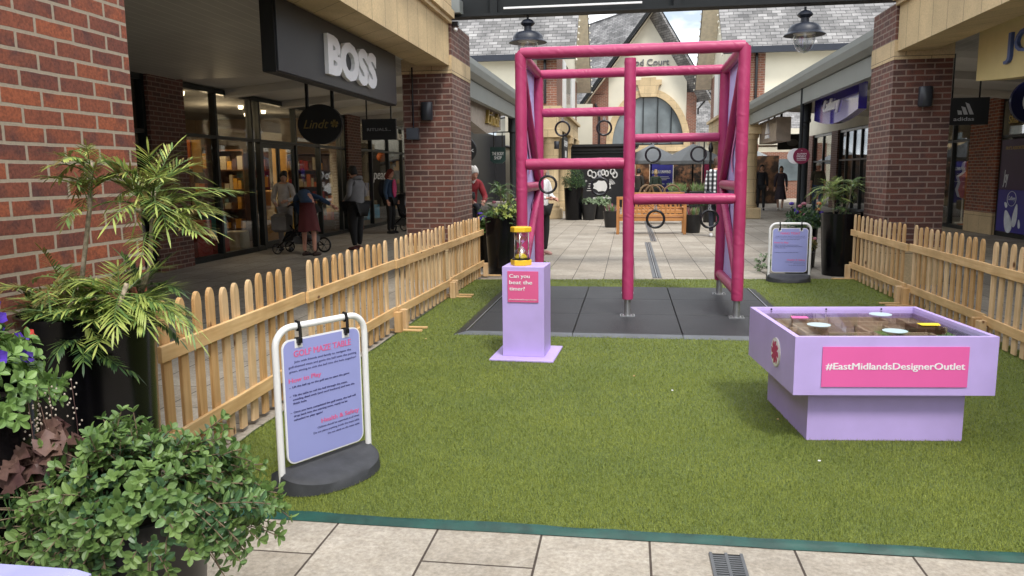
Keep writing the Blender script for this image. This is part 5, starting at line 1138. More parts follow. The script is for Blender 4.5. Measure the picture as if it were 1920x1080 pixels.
def frond(mb, st, p, d, L, n, ll, lw, droop, rg, mi=0):
    d = Vector(d).normalized(); pts = []; side = d.cross(Vector((0,0,1)))
    if side.length < .05: side = Vector((1,0,0))
    side.normalize()
    for i in range(9): f = i/8; pts.append(Vector(p)+d*L*f-Vector((0,0,droop*L*f*f)))
    st.tube(pts, [.0022*(1-.6*i/8)+.0005 for i in range(9)], 4, cap=False)
    for i in range(n):
        f = .18+.82*i/n; k = f*8; a_ = int(min(7,k)); q = pts[a_].lerp(pts[a_+1], k-a_); t_ = (pts[a_+1]-pts[a_]).normalized()
        for sg in (-1,1):
            dd = t_*(.75+.25*f)+side*sg*(.95-.35*f)+Vector((0,0,rg.uniform(-.05,.25))); leafblade(mb, q, dd, ll*(1-.35*f)*rg.uniform(.8,1.1), lw, None, rg.uniform(.05,.35), rg.choice(mi) if isinstance(mi,(list,tuple)) else mi)
    leafblade(mb, pts[-1], pts[-1]-pts[-2], ll*.8, lw, None, .1, mi[0] if isinstance(mi,(list,tuple)) else mi)
LF = dict(lime=leafmat('lime_leaf', (.50,.56,.16), (.26,.34,.07)), fern=leafmat('fern_leaf', (.21,.32,.09), (.09,.17,.045)), deep=leafmat('deep_green_leaf', (.055,.12,.04), (.02,.05,.02)), bronze=leafmat('bronze_leaf', (.26,.20,.06), (.12,.11,.035)),
          shrub=leafmat('shrub_leaf', (.12,.23,.10), (.045,.10,.045), .32, .15, 30), shrubnew=leafmat('new_shrub_leaf', (.20,.32,.11), (.11,.20,.07), .35, .2, 30), pet=leafmat('petunia_leaf', (.22,.36,.09), (.12,.22,.06)),
          pale=leafmat('silvery_leaf', (.36,.44,.28), (.16,.24,.12)), heu=leafmat('heuchera_leaf', (.17,.10,.075), (.075,.035,.035), .5, .1, 9), violet=leafmat('violet_petal', (.09,.03,.42), (.03,.008,.16), .6, .2, 30), red=leafmat('red_petal', (.7,.04,.02), (.45,.02,.02)), orange=leafmat('orange_petal', (.7,.18,.06), (.5,.1,.04)), pinkf=leafmat('pink_petal', (.55,.18,.26), (.35,.12,.16)), grass=leafmat('straw_grass', (.28,.30,.13), (.14,.17,.07)))
def mahonia(x, y, z0, label, canes, seed, name='palm_leaf_shrub', scale=1.0, mats=('lime','fern','deep','bronze')):
    """canes: list of (points, whorl radius, n fronds, bias vector, leaf length, material indices)"""
    rg = random.Random(seed); t = thing(name, label, 'plant', (x,y,z0)); lv = MB(); st = MB(); cn = MB()
    for pts, rad, nf, bias, ll, mi in canes:
        pts = [Vector((x+a_*scale, y+b_*scale, z0+c_*scale)) for a_,b_,c_ in pts]; cn.tube(pts, [.012*scale,]+[.009*scale]*(len(pts)-1), 7)
        for k in range(nf):
            a_ = k*2.4+rg.uniform(-.3,.3); e = rg.uniform(.05,1.0); lvl = rg.uniform(0,.28)*scale; p = pts[-1]-(pts[-1]-pts[-2]).normalized()*lvl*.7
            d = Vector((math.cos(a_)*math.cos(e), math.sin(a_)*math.cos(e), math.sin(e)))+Vector(bias)*rg.uniform(.5,1.1); frond(lv, st, p, d, rad*scale*rg.uniform(.75,1.15), int(12+5*rg.random()), ll*scale, .0072*scale, rg.uniform(.15,.7), rg, mi)
    cn.build('cane', M['canebark'], t, smooth=True); st.build('leaf_stalk', LF['fern'], t); lv.build('foliage', [LF[m] for m in mats], t); return t
# big planter with the palm-like shrub
BX, BY, BH = -2.06, 2.66, 1.0
tall_planter(BX, BY, BH, .245, .20, 'tall glossy black planter in front of the sunlit brick pillar')
mahonia(BX, BY, BH-.05, 'palm leaved shrub with lime green fronds in the near tall planter', [
    ([(.12,.1,0),(.17,.16,.2),(.2,.18,.50)], .31, 38, (.50,-.05,.30), .13, [0,0,1,3]),
    ([(-.06,.02,0),(-.04,.05,.2),(.0,.07,.45),(.02,.07,.62)], .18, 24, (-.1,0,.3), .08, [3,3,1,0]),
    ([(.12,-.05,0),(.17,-.04,.08),(.2,-.03,.16)], .27, 34, (.35,-.05,.2), .12, [0,1,0]),
    ([(-.1,-.05,0),(-.12,-.04,.06),(-.12,-.05,.12)], .21, 26, (-.2,-.1,.3), .085, [1,0,3,3]),
    ([(.0,-.08,0),(.0,-.1,.06),(.02,-.1,.10)], .20, 22, (0,-.2,.25), .085, [1,0,2]),
    ([(-.15,.1,0),(-.16,.1,.08),(-.18,.1,.16)], .18, 20, (-.1,.1,.5), .07, [3,1]),
    ([(.1,.15,0),(.12,.16,.1),(.12,.17,.16)], .20, 18, (.1,.1,.4), .08, [1,2]),
    ([(.05,-.15,0),(.08,-.16,.03),(.08,-.17,.06)], .17, 16, (.1,-.2,.1), .08, [2,1])], 21, 'palm_leaf_shrub')
b = MB(); b.tube([(BX-.06,BY-.1,BH-.06),(BX+.03,BY-.12,BH+.02),(BX+.13,BY-.08,BH+.09)], .007, 7); b.tube([(BX-.0,BY-.13,BH-.06),(BX+.08,BY-.14,BH+.0),(BX+.15,BY-.1,BH+.06)], .007, 7)
b.build('bare_twig', M['branch'], next(o for o in bpy.data.objects if o.name == 'palm_leaf_shrub'), smooth=True)
# leafy bush generator: opposite-leaved sprigs over a dome
def ovleaf(mb, p, d, up_, L, w, mi=0, cup=.18):
    d = Vector(d).normalized(); s_ = d.cross(Vector(up_))
    if s_.length < .05: s_ = d.cross(Vector((1,0,.2)))
    s_.normalize(); u_ = s_.cross(d); P_ = lambda f, k, h_=0: Vector(p)+d*(L*f)+s_*(w*k)+u_*(h_*L)
    cup *= .45; st_ = ((.12,.20),(.34,.43),(.58,.50),(.80,.38),(.94,.17))
    vs = [P_(0,0)]
    for f_, k_ in st_: vs += [P_(f_,-k_,cup*k_*2-.10*f_*f_), P_(f_,0,-.10*f_*f_), P_(f_,k_,cup*k_*2-.10*f_*f_)]
    vs.append(P_(1,0,-.12)); fs = [(0,2,1),(0,3,2)]
    for i_ in range(4): a_ = 1+3*i_; fs += [(a_,a_+1,a_+4,a_+3),(a_+1,a_+2,a_+5,a_+4)]
    fs += [(13,14,16),(14,15,16)]; mb.add(vs, fs, mi)
def sprig(lv, tw, p, d, L, n, ll, lw, rg, mis, curve=.3):
    d = Vector(d).normalized(); pts = [Vector(p)+d*(L*i/n)-Vector((0,0,curve*L*(i/n)**2)) for i in range(n+1)]
    tw.tube(pts, .0018, 4, cap=False)
    a0 = rg.uniform(0,3)
    for i in range(1, n+1):
        t_ = (pts[i]-pts[i-1]).normalized(); o1 = t_.orthogonal().normalized(); o2 = t_.cross(o1); a_ = a0+i*1.57
        f = 1 if i < n else .8
        for q in ((0,math.pi) if i < n else (0,math.pi,1.57,4.71)):
            r_ = o1*math.cos(a_+q)+o2*math.sin(a_+q); dd = r_*.9+t_*(.5 if i < n else .75)+Vector((0,0,.12)); ovleaf(lv, pts[i], dd, t_+Vector((0,0,.6)), ll*f*rg.uniform(.75,1.2), lw*f*rg.uniform(.85,1.1), rg.choice(mis) if i < n-1 else mis[-1])
# small pot with the trailing shrub, bottom left
PX, PY, PH = -1.37, 1.88, .60
tall_planter(PX, PY, PH, .20, .155, 'small black pot under the trailing round leaved shrub', name='plant_pot', mat='pot')
def trailing():
    rg = random.Random(9); t = thing('trailing_shrub', 'dense trailing shrub with small oval leaves spilling over the small pot', 'plant', (PX,PY,PH)); lv = MB(); tw = MB()
    Rv = Vector((rt.x, rt.y, 0)); Fv = Vector((-rt.y, rt.x, 0))
    for k in range(560):
        a_ = rg.uniform(0, 2*math.pi); rr = math.sqrt(rg.random())
        ext = 1.0
        cx_ = math.cos(a_); cy_ = math.sin(a_)
        ex = .30 if cx_ > 0 else .22
        q = Vector((cx_*rr*ex, cy_*rr*.21, 0)); zz = .15*(1-rr**2)*(.8+.4*rg.random()) + .02 + (.075*noise.noise(Vector((q.x*9,q.y*9,2))))
        if rr > .85: zz -= rg.uniform(0,.05)
        p = Vector((PX,PY,PH)) + Rv*q.x + Fv*q.y + Vector((0,0,zz-.05))
        d = Rv*(cx_*rr*1.0+rg.uniform(-.35,.35)) + Fv*(cy_*rr+rg.uniform(-.35,.35)) + Vector((0,0,.95-rr*1.0+rg.uniform(-.2,.2)))
        sprig(lv, tw, p, d, rg.choice((.05,.08,.10,.14)), 4, .034, .020, rg, [0,0,0,1,2], rg.uniform(0,.6))
    # trailing stems hanging over the rim
    for (dx, dy, L, down) in ((-.20,-.12,.26,.35),(-.24,-.06,.32,.25),(-.2,-.16,.3,.3),(-.02,-.19,.30,1.7),(.02,-.19,.34,1.8),(.28,-.08,.15,.3),(.26,-.04,.15,.2),(.20,-.14,.20,.9),(.22,-.12,.20,.9),(.0,-.2,.16,.9)):
        for r_ in range(3):
            p = Vector((PX,PY,PH)) + Rv*dx + Fv*(dy+rg.uniform(-.03,.03)) + Vector((0,0,.02+rg.uniform(-.03,.04))); d = Rv*(dx*2.6+rg.uniform(-.2,.2)) + Fv*(dy*1.2) + Vector((0,0,.3-down*.55))
            sprig(lv, tw, p, d, L*rg.uniform(.7,1.05), 9, .033, .020, rg, [0,0,1], down*.45)
    tw.build('stem', M['branch'], t); lv.build('foliage', [LF['shrub'],LF['shrubnew'],LF['fern']], t, smooth=False)
    # dried twig
    MB().tube([Vector((PX,PY,PH))+Rv*-.16+Fv*-.17+Vector((0,0,-.0)), Vector((PX,PY,PH))+Rv*-.17+Fv*-.19+Vector((0,0,-.06)), Vector((PX,PY,PH))+Rv*-.2+Fv*-.19+Vector((0,0,-.09))], .0022, 5).build('dry_twig', M['branch'], t)
    h = thing('coral_bells_plant', 'crinkled purple brown leaved plant with tiny cream bells behind the shrub', 'plant', (PX,PY,PH)); lv = MB(); fl = MB(); sm = MB()
    for k in range(34):
        cpt = Vector((PX,PY,PH)) + Rv*rg.uniform(-.30,-.15) + Fv*rg.uniform(-.10,.10); cpt.z += .03+.16*rg.random()+.4*max(0,(cpt-Vector((PX,PY,PH))).dot(Rv)+.27)
        n_ = 12; rr = rg.uniform(.028,.045); nv = Vector((rg.uniform(-.5,.3), rg.uniform(-1,-.3), rg.uniform(.4,1))).normalized(); o1 = nv.orthogonal().normalized(); o2 = nv.cross(o1)
        vs = [cpt]+[cpt+(o1*math.cos(q*2*math.pi/n_)+o2*math.sin(q*2*math.pi/n_))*rr*(.6 if q%2 else .57)+nv*.005*rg.uniform(-1,1) for q in range(n_)]+[cpt+(o1*math.cos(q*2*math.pi/n_)+o2*math.sin(q*2*math.pi/n_))*rr*(1.04 if q%2 else .97)+nv*.012*(1 if q%2 else -1) for q in range(n_)]
        lv.add(vs, [(0,1+q,1+(q+1)%n_) for q in range(n_)]+[(1+q,13+q,13+(q+1)%n_,1+(q+1)%n_) for q in range(n_)])
    for k in range(5):
        b0 = Vector((PX,PY,PH+.1)) + Rv*rg.uniform(-.26,-.18) + Fv*rg.uniform(-.05,.08); tp = b0 + Rv*rg.uniform(-.02,.03) + Vector((0,0,rg.uniform(.13,.25))); sm.tube([b0, b0.lerp(tp,.5)+Rv*.004, tp], .0013, 4)
        for q in range(16): c_ = b0.lerp(tp, .45+.55*q/15) + Rv*rg.uniform(-.018,.018)+Fv*rg.uniform(-.018,.018); fl.ell(c_, .0028,.0028,.0034, 5, 4)
    lv.build('foliage', LF['heu'], h, smooth=True); sm.build('flower_stem', LF['heu'], h); fl.build('blossom', simple('cream_bells', (.5,.42,.34), .6), h)
trailing()
# petunia planter at the left edge
QX, QY, QH = -1.86, 1.83, .92
tall_planter(QX, QY, QH, .215, .17, 'tall black planter with purple petunias at the left edge')
def petunia():
    rg = random.Random(4); t = thing('petunia', 'bright green petunia with purple trumpets in the left edge planter', 'plant', (QX,QY,QH)); lv = MB(); tw = MB(); fl = MB()
    for k in range(130):
        a_ = rg.uniform(0,2*math.pi); rr = math.sqrt(rg.random()); p = Vector((QX+.19*rr*math.cos(a_), QY+.2*rr*math.sin(a_), QH+.17*(1-rr*rr)-.05)); d = Vector((math.cos(a_)*rr, math.sin(a_)*rr, 1.0-rr*.7))
        sprig(lv, tw, p, d, rg.uniform(.07,.12), 4, .042, .026, rg, [0], rg.uniform(.1,.5))
    for k in range(46):
        a_ = rg.uniform(0,2*math.pi); rr = math.sqrt(rg.uniform(.25,1)); c_ = Vector((QX+.21*rr*math.cos(a_), QY+.22*rr*math.sin(a_), QH+.17+.10*(1-rr*rr)-.03*rr+rg.uniform(-.06,.03)))
        nv = Vector((math.cos(a_)*rr+.3, math.sin(a_)*rr-.5, .8)).normalized(); o1 = nv.orthogonal().normalized(); o2 = nv.cross(o1); n_ = 10; r0 = rg.uniform(.019,.027); mi = 1 if k in (3,7) else 0
        vs = [c_-nv*.02]+[c_+(o1*math.cos(q*.628)+o2*math.sin(q*.628))*r0*(1 if q%2 else .86)+nv*.004*(1 if q%2 else -.5) for q in range(n_)]
        fl.add(vs, [(0,1+q,1+(q+1)%n_) for q in range(n_)], mi)
    tw.build('stem', LF['deep'], t); lv.build('foliage', LF['pet'], t); fl.build('blossom', [LF['violet'],LF['red']], t)
petunia()
# generic far bush
def bush(name, x, y, z, rx, rz_, n, ll, lw, label, mats, seed, group=None, flowers=None, nf=0, up_=.4):
    rg = random.Random(seed); t = thing(name, label, 'plant', (x,y,z), group=group); lv = MB(); tw = MB()
    for k in range(n):
        a_ = rg.uniform(0,2*math.pi); rr = math.sqrt(rg.random()); h = rg.random(); p = Vector((x+rx*.75*rr*math.cos(a_), y+rx*.75*rr*math.sin(a_), z+rz_*.75*h*(1-.5*rr*rr)))
        d = Vector((math.cos(a_)*rr, math.sin(a_)*rr, up_+rg.uniform(0,.6))); sprig(lv, tw, p, d, rx*rg.uniform(.3,.5), 3, ll, lw, rg, list(range(len(mats))), rg.uniform(0,.5))
    tw.build('stem', LF['deep'], t); lv.build('foliage', [LF[m] for m in mats], t)
    if flowers:
        f = MB()
        for k in range(nf): a_ = rg.uniform(0,2*math.pi); rr = rg.uniform(.5,1); f.ell((x+rx*rr*math.cos(a_), y+rx*rr*math.sin(a_), z+rz_*rg.uniform(.4,1)), ll*.7,ll*.7,ll*.45, 6, 4, mi=rg.randrange(len(flowers)))
        f.build('blossom', [LF[m] for m in flowers], t)
    return t
tp = tall_planter(-1.88, 11.55, .86, .27, .215, 'tall black planter at the end of the left picket fence')
mahonia(-1.88, 11.55, .82, 'pale palm leaved shrub in the tall planter left of the climbing frame', [
    ([(0,0,0),(-.02,0,.25),(-.03,0,.50)], .24, 26, (0,0,.2), .10, [1,2,4]), ([(.1,0,0),(.12,0,.15),(.13,0,.25)], .2, 16, (.2,0,.2), .09, [0,1]), ([(-.1,0,0),(-.14,0,.12),(-.14,0,.2)], .22, 18, (-.2,0,.2), .09, [1,2]), ([(0,-.1,0),(0,-.12,.1),(0,-.12,.16)], .22, 18, (0,-.2,.2), .09, [2,1,4])], 31, scale=1.0, mats=('lime','fern','deep','bronze','pale'))
bush('mixed_bedding_plant', -1.78, 11.45, .85, .22, .28, 60, .05, .03, 'yellow green bedding plant on the right of the left tall planter', ('fern','deep','lime'), 5, flowers=('violet','pinkf'), nf=5)
tall_planter(-2.26, 12.4, .60, .20, .16, 'low black planter behind the left tall planter by the brick pillar')
bush('begonia', -2.22, 12.35, .58, .24, .36, 90, .07, .05, 'light green begonia with an orange bloom beside the brick pillar', ('pet','fern'), 6, flowers=('orange','violet'), nf=9)
# right group
tall_planter(3.02, 11.75, .90, .27, .215, 'tall black planter at the end of the right picket fence'); tall_planter(3.35, 12.05+.3, .90, .27, .215, 'tall black planter half hidden behind the right brick pillar')
mahonia(2.98, 11.75, .86, 'bright palm leaved shrub in the tall planter right of the swing sign', [
    ([(-.05,0,0),(-.08,0,.25),(-.1,0,.42)], .30, 30, (-.35,-.05,.1), .12, [0,0,1]), ([(.12,.1,0),(.18,.1,.25),(.2,.1,.5)], .26, 26, (.1,0,.2), .10, [1,0,4]), ([(0,0,0),(.05,0,.12),(.06,0,.2)], .22, 18, (0,-.1,.3), .09, [1,2,4])], 33, mats=('lime','fern','deep','bronze','pale'))
tall_planter(2.72, 12.7, .62, .22, .18, 'black planter with trailing flowers behind the right swing sign')
bush('mixed_bedding_plant', 2.72, 12.7, .6, .26, .42, 120, .06, .035, 'flowering bedding plant with pink and violet blooms right of the drainpipe', ('fern','pet','deep'), 8, flowers=('pinkf','violet','orange'), nf=16)
tall_planter(2.42, 11.55, .36, .21, .17, 'low black pot just behind the right swing sign', name='plant_pot', mat='pot')
bush('mixed_bedding_plant', 2.45, 11.55, .36, .20, .26, 70, .045, .026, 'dark low plant with rusty flowers just behind the right swing sign', ('deep','fern','bronze'), 12, flowers=('orange','pinkf'), nf=10)
bush('mixed_bedding_plant', 2.05, 11.9, .02, .16, .36, 30, .05, .03, 'sprig of white edged leaves peeking out left of the right swing sign', ('deep','pale'), 14)
bush('mixed_bedding_plant', -1.25, 10.95, .02, .14, .55, 34, .06, .035, 'small green plant standing at the foot of the climbing frame behind the plinth', ('fern','pet'), 15)
# plaza pots
tall_planter(-1.78, 25.5, 1.05, .32, .27, 'tall black planter beside the left sandstone column'); bush('conifer_shrub', -1.78, 25.5, 1.0, .34, .85, 200, .08, .018, 'tall feathery yellow green shrub beside the left sandstone column', ('fern','grass','deep'), 16)
tall_planter(-1.28, 25.4, .52, .26, .19, 'low black pot with a bronze plant beside the kiosk', name='plant_pot', mat='pot'); bush('coral_bells_plant', -1.3, 25.4, .52, .2, .2, 50, .06, .04, 'bronze leaved plant in the low pot beside the kiosk', ('heu','pale'), 17)
tall_planter(-.98, 25.9, .5, .25, .19, 'low black pot under a spreading green bush by the kiosk', name='plant_pot', mat='pot'); bush('round_bush', -.88, 25.8, .42, .3, .38, 130, .06, .04, 'spreading grey green bush in front of the kiosk', ('deep','fern','pale'), 18)
def heather(x, y, label):
    rg = random.Random(int(x*100)); t = thing('heather_plant', label, 'plant', (x,y,.45), group='pink heathers in tubs'); b = MB()
    for k in range(70): a_ = rg.uniform(0,6.28); r_ = rg.random()*.16; leafblade(b, (x+r_*math.cos(a_), y+r_*math.sin(a_), .42), (math.cos(a_)*.4, math.sin(a_)*.4, 1), rg.uniform(.15,.28), .022, (math.cos(a_),math.sin(a_),.2), .1, rg.randrange(3))
    b.build('foliage', [LF['pinkf'],LF['pale'],LF['fern']], t)
tall_planter(-.47, 21.9, .46, .24, .18, 'black tub with pale pink heather left of the wooden bench', name='plant_pot', mat='pot'); heather(-.47, 21.9, 'pale pink heather in the tub left of the bench')
tall_planter(1.60, 19.9, .46, .23, .17, 'black tub with pink heather right of the wooden bench', name='plant_pot', mat='pot'); heather(1.60, 19.9, 'pink heather in the tub right of the bench')
tall_planter(2.45, 24.2, .5, .27, .2, 'black tub with a green bush beside the man in the plaid shirt', name='plant_pot', mat='pot'); bush('round_bush', 2.15, 24.1, .5, .26, .34, 90, .06, .04, 'green bush beside the man in the plaid shirt', ('fern','deep'), 19)
def trough(x0, x1, y, label):
    t = thing('planter_trough', label, 'planter', ((x0+x1)/2,y,0), group='black troughs of grass on the terrace'); MB().bbox(x0,x1,y,y+.4,.004,.86,.02).build('box', M['pot'], t)
    rg = random.Random(int(x0*77)); b = MB()
    for k in range(170): leafblade(b, (rg.uniform(x0+.05,x1-.05), y+rg.uniform(.05,.35), .84), (rg.uniform(-.5,.5), rg.uniform(-.5,.5), 1), rg.uniform(.18,.38), .02, (rg.uniform(-1,1),-1,.2), .3, rg.randrange(2))
    b.build('grass', [LF['grass'],LF['fern']], t)
trough(1.35, 2.0, 27.6, 'black trough of feathery grass directly above the right end of the bench'); trough(2.1, 2.95, 27.6, 'black trough of feathery grass left of the plaid shirt')

# ================================================================ BENCHES
def bench(x, y, w, label, rz=0):
    t = thing('wooden_bench', label, 'bench', (x,y,0), rz); Mx = wm(t); h = w/2     # local -y is the back of the bench
    for sx in (-1,1):
        MB().bbox(sx*h-.035,sx*h+.035,-.035,.035,.004,.93,.006,M=Mx).build('leg', M['teakz'], t); MB().bbox(sx*h-.035,sx*h+.035,.48,.55,.004,.63,.006,M=Mx).build('leg', M['teakz'], t)
        MB().bbox(sx*h-.045,sx*h+.045,.037,.60,.632,.665,.006,M=Mx).build('armrest', M['teakx'], t)
    b = MB(); 
    for k in range(5): b.bbox(-h+.03,h-.03,.05+k*.1,.13+k*.1,.40,.425,.004,M=Mx)
    b.bbox(-h+.036,h-.036,.0,.035,.33,.40,.004,M=Mx); b.bbox(-h+.036,h-.036,.5,.535,.33,.40,.004,M=Mx); b.build('seat', M['teakx'], t)
    b = MB(); b.bbox(-h+.036,h-.036,-.02,.02,.86,.93,.006,M=Mx); b.bbox(-h+.036,h-.036,-.018,.018,.44,.50,.006,M=Mx); b.build('back_rail', M['teakx'], t)
    b = MB(); xs = [-h+.12+i*.115 for i in range(int((w-.2)/.115))]
    for x_ in xs:
        if abs(x_) > .25: b.box(x_-.02,x_+.02,-.008,.008,.50,.86,M=Mx)
    for (xa,xb) in ((-.23,.23),(.23,-.23),(-.23,0),(0,.23),(0,-.23),(.23,0)):
        za, zb = (.5,.86) if abs(xa) == .23 and abs(xb) == .23 else ((.68,.86) if (xa,xb) in ((-.23,0),) else (.86,.68) if (xa,xb) == (0,.23) else (.5,.68) if (xa,xb) == (0,-.23) else (.68,.5))
        b.tube([(xa,0,za),(xb,0.004,zb)], .014, 4, M=Mx)
    b.box(-.25,-.22,-.012,.012,.5,.86,M=Mx); b.box(.22,.25,-.012,.012,.5,.86,M=Mx); b.build('back_slats', M['teakz'], t)
bench(.55, 19.35, 1.62, 'orange teak bench with a lattice back, nearest of the two in the plaza'); bench(.75, 23.6, 1.7, 'second teak bench facing the first, mostly hidden behind it', math.pi)
# ================================================================ PEOPLE
def skinned(name, nodes, edges, mat, parent, sub=2):
    """nodes: list of (pos, rx, ry) in the parent's local space; first is the root"""
    me = bpy.data.meshes.new(name); me.from_pydata([n[0] for n in nodes], edges, []); o = bpy.data.objects.new(name, me); col.objects.link(o)
    sm = o.modifiers.new('skin', 'SKIN'); sm.use_smooth_shade = True
    for i, n in enumerate(nodes): me.skin_vertices[0].data[i].radius = (n[1], n[2])
    me.skin_vertices[0].data[0].use_root = True
    ss = o.modifiers.new('sub', 'SUBSURF'); ss.levels = sub; ss.render_levels = sub
    dg = bpy.context.evaluated_depsgraph_get(); m2 = bpy.data.meshes.new_from_object(o.evaluated_get(dg)); bpy.data.objects.remove(o)
    m2.name = name; m2.materials.clear(); m2.materials.append(mat)
    for p in m2.polygons: p.use_smooth = True
    return m2
def join_into(me, mb):      # append an MB to a mesh
    b = bmesh.new(); b.from_mesh(me); base = [b.verts.new(v) for v in mb.v]
    for f in mb.f:
        try: fc = b.faces.new([base[i] for i in f]); fc.smooth = True
        except ValueError: pass
    b.to_mesh(me); b.free()
SK = {k: simple(k, c, .55, var=.06) for k, c in dict(skin_fair=(.52,.30,.21), skin_tan=(.38,.20,.13), skin_rosy=(.56,.28,.20)).items()}
CL = {}
def cloth(n, c, bm=.25):
    if n not in CL: CL[n] = simple(n, c, .85, var=.14, scale=9, bmp=bm, bscale=18)
    return CL[n]
def plaid():
    m, nt, b = newmat('black_white_plaid'); v = worldpos(nt, (1,1,1), src='obj'); sp = N(nt, 'ShaderNodeSeparateXYZ'); nt.links.new(v, sp.inputs[0]); outs = []
    for ax in (0, 2):
        f = N(nt, 'ShaderNodeMath', operation='PINGPONG'); nt.links.new(sp.outputs[ax], f.inputs[0]); f.inputs[1].default_value = .05; outs.append(ramp(nt, f.outputs[0], .024, .028))
    nt.links.new(mixc(nt, 1.0, mixc(nt, outs[0], (.03,.03,.035), (.75,.75,.75)), mixc(nt, outs[1], (.25,.25,.27), (1,1,1)), 'MULTIPLY'), b.inputs['Base Color']); b.inputs['Roughness'].default_value = .85; return m
DEF = dict(pelvis=(0,0,.95), spine=(0,.0,1.12), chest=(0,.0,1.32), nb=(0,.01,1.46), neck=(0,-.005,1.53), head=(0,-.03,1.64), shl=(.17,.01,1.42), shr=(-.17,.01,1.42), ell=(.22,.03,1.13), elr=(-.22,.03,1.13), wrl=(.23,-.05,.90), wrr=(-.23,-.05,.90),
           hipl=(.09,0,.91), hipr=(-.09,0,.91), knl=(.10,-.02,.50), knr=(-.10,-.02,.50), anl=(.10,.02,.09), anr=(-.10,.02,.09))
def person(label, loc, rz, h, top, legs, hair, hairlen=.0, skin='skin_fair', pose=None, wide=1.0, skirt=None, bare=None, shoes=(.02,.02,.022), sleeves=True, cap=None, headdir=(0,-1,0), legw=1.0, collar=None, group=None):
    t = thing('person', label, 'person', loc, rz, group); k = h/1.75; J = dict(DEF); J.update(pose or {}); J = {a: Vector(v)*k for a, v in J.items()}
    def sc(r): return r*k
    def nd(j, rx, ry=None): return (tuple(J[j]), sc(rx), sc(ry if ry else rx))
    keys = ['pelvis','spine','chest','nb','neck','shl','ell','wrl','shr','elr','wrr','hipl','knl','anl','hipr','knr','anr']
    rad = dict(pelvis=(.125,.10), spine=(.115,.09), chest=(.125,.095), nb=(.07,.06), neck=(.052,.052), shl=(.058,), ell=(.04,), wrl=(.027,), hipl=(.083,), knl=(.055,), anl=(.036,)); 
    for a in ('sh','el','wr','hip','kn','an'): rad[a+'r'] = rad[a+'l']
    E_ = [('pelvis','spine'),('spine','chest'),('chest','nb'),('nb','neck'),('nb','shl'),('shl','ell'),('ell','wrl'),('nb','shr'),('shr','elr'),('elr','wrr'),('pelvis','hipl'),('hipl','knl'),('knl','anl'),('pelvis','hipr'),('hipr','knr'),('knr','anr')]
    me = skinned('body', [nd(j, *rad[j]) for j in keys], [(keys.index(a), keys.index(b)) for a, b in E_], SK[skin], t)
    hd = Vector(headdir).normalized(); upv = (J['head']-J['neck']).normalized(); upv = (upv+Vector((0,0,.6))).normalized() if hd.z > -.5 else upv; sd_ = hd.cross(upv).normalized(); fz = sd_.cross(hd).normalized() if False else upv
    HM = Matrix((sd_, -hd, fz)).transposed().to_4x4(); HM.translation = J['head']
    m = MB(); m.ell((0,0,0), sc(.072), sc(.092), sc(.115), 18, 12, M=HM); m.ell((0,-sc(.02),-sc(.065)), sc(.052), sc(.062), sc(.055), 12, 8, M=HM)     # skull, jaw
    m.ell((0,-sc(.095),-sc(.02)), sc(.011), sc(.018), sc(.02), 8, 6, M=HM)
    for s_ in (-1,1): m.ell((s_*sc(.073),0,-sc(.012)), sc(.009), sc(.018), sc(.028), 8, 6, M=HM)
    for s_, w_, e_ in (('l','wrl','ell'),('r','wrr','elr')):
        p = J[w_]; d = (J[w_]-J[e_]).normalized(); o1 = d.orthogonal().normalized(); o2 = d.cross(o1); m.tube([p, p+d*sc(.05), p+d*sc(.095)], [sc(.024),sc(.036),sc(.03)], 8)
        for q in range(4): b0 = p+d*sc(.09)+o2*sc(-.024+.016*q); fl = sc((.055,.068,.064,.05)[q]); m.tube([b0, b0+d*fl*.5+o1*sc(.006), b0+d*fl*.85+o1*sc(.02)], [sc(.0095),sc(.0085),sc(.006)], 6)
        b0 = p+d*sc(.035)+o2*sc(-.03); m.tube([b0, b0-o2*sc(.018)+d*sc(.02), b0-o2*sc(.024)+d*sc(.048)], [sc(.011),sc(.01),sc(.007)], 6)
    join_into(me, m); ob = bpy.data.objects.new('body', me); col.objects.link(ob); ob.parent = t
    Tw = wm(t); e = MB()
    for s_ in (-1,1): e.ell((s_*sc(.028), -sc(.083), sc(.01)), sc(.009), sc(.006), sc(.006), 6, 4, M=Tw @ HM)
    e.box(-sc(.02),sc(.02),-sc(.088),-sc(.082),-sc(.063),-sc(.058),M=Tw @ HM); e.build('face_detail', simple('dark_features', (.06,.02,.02), .5) if 'features' not in CL else CL['features'], t)
    # clothes
    w = wide
    def garment(nm, ks, rr, mat, ed):
        m3 = skinned(nm, [(tuple(J[j]) if isinstance(j,str) else tuple(Vector(j)*k), sc(r[0]), sc(r[-1])) for j, r in zip(ks, rr)], ed, mat, t); o_ = bpy.data.objects.new(nm, m3); col.objects.link(o_); o_.parent = t; return o_
    P_ = J['pelvis']/k; S_ = J['spine']/k; hem = tuple(P_-(S_-P_)*.15)
    ks = ['spine',hem,'chest','nb','shl','ell','shr','elr']; rr = [(.135*w,.11*w),(.145*w,.125*w),(.14*w,.115*w),(.08,.07),(.07,),(.054,),(.07,),(.054,)]; ed = [(0,1),(0,2),(2,3),(3,4),(4,5),(3,6),(6,7)]
    if sleeves:
        for s_, w_, e_ in ((5,'wrl','ell'),(7,'wrr','elr')): ks.append(tuple((J[w_]*.92+J[e_]*.08)/k)); rr.append((.038,)); ed.append((s_, len(ks)-1))
    garment('top', ks, rr, top, ed)
    if legs is not None:
        ks = ['pelvis','hipl','knl','anl','hipr','knr','anr']; garment('trousers', ks, [(.14*w,.115*w),(.10*legw,),(.072*legw,),(.05,),(.10*legw,),(.072*legw,),(.05,)], legs, [(0,1),(1,2),(2,3),(0,4),(4,5),(5,6)])
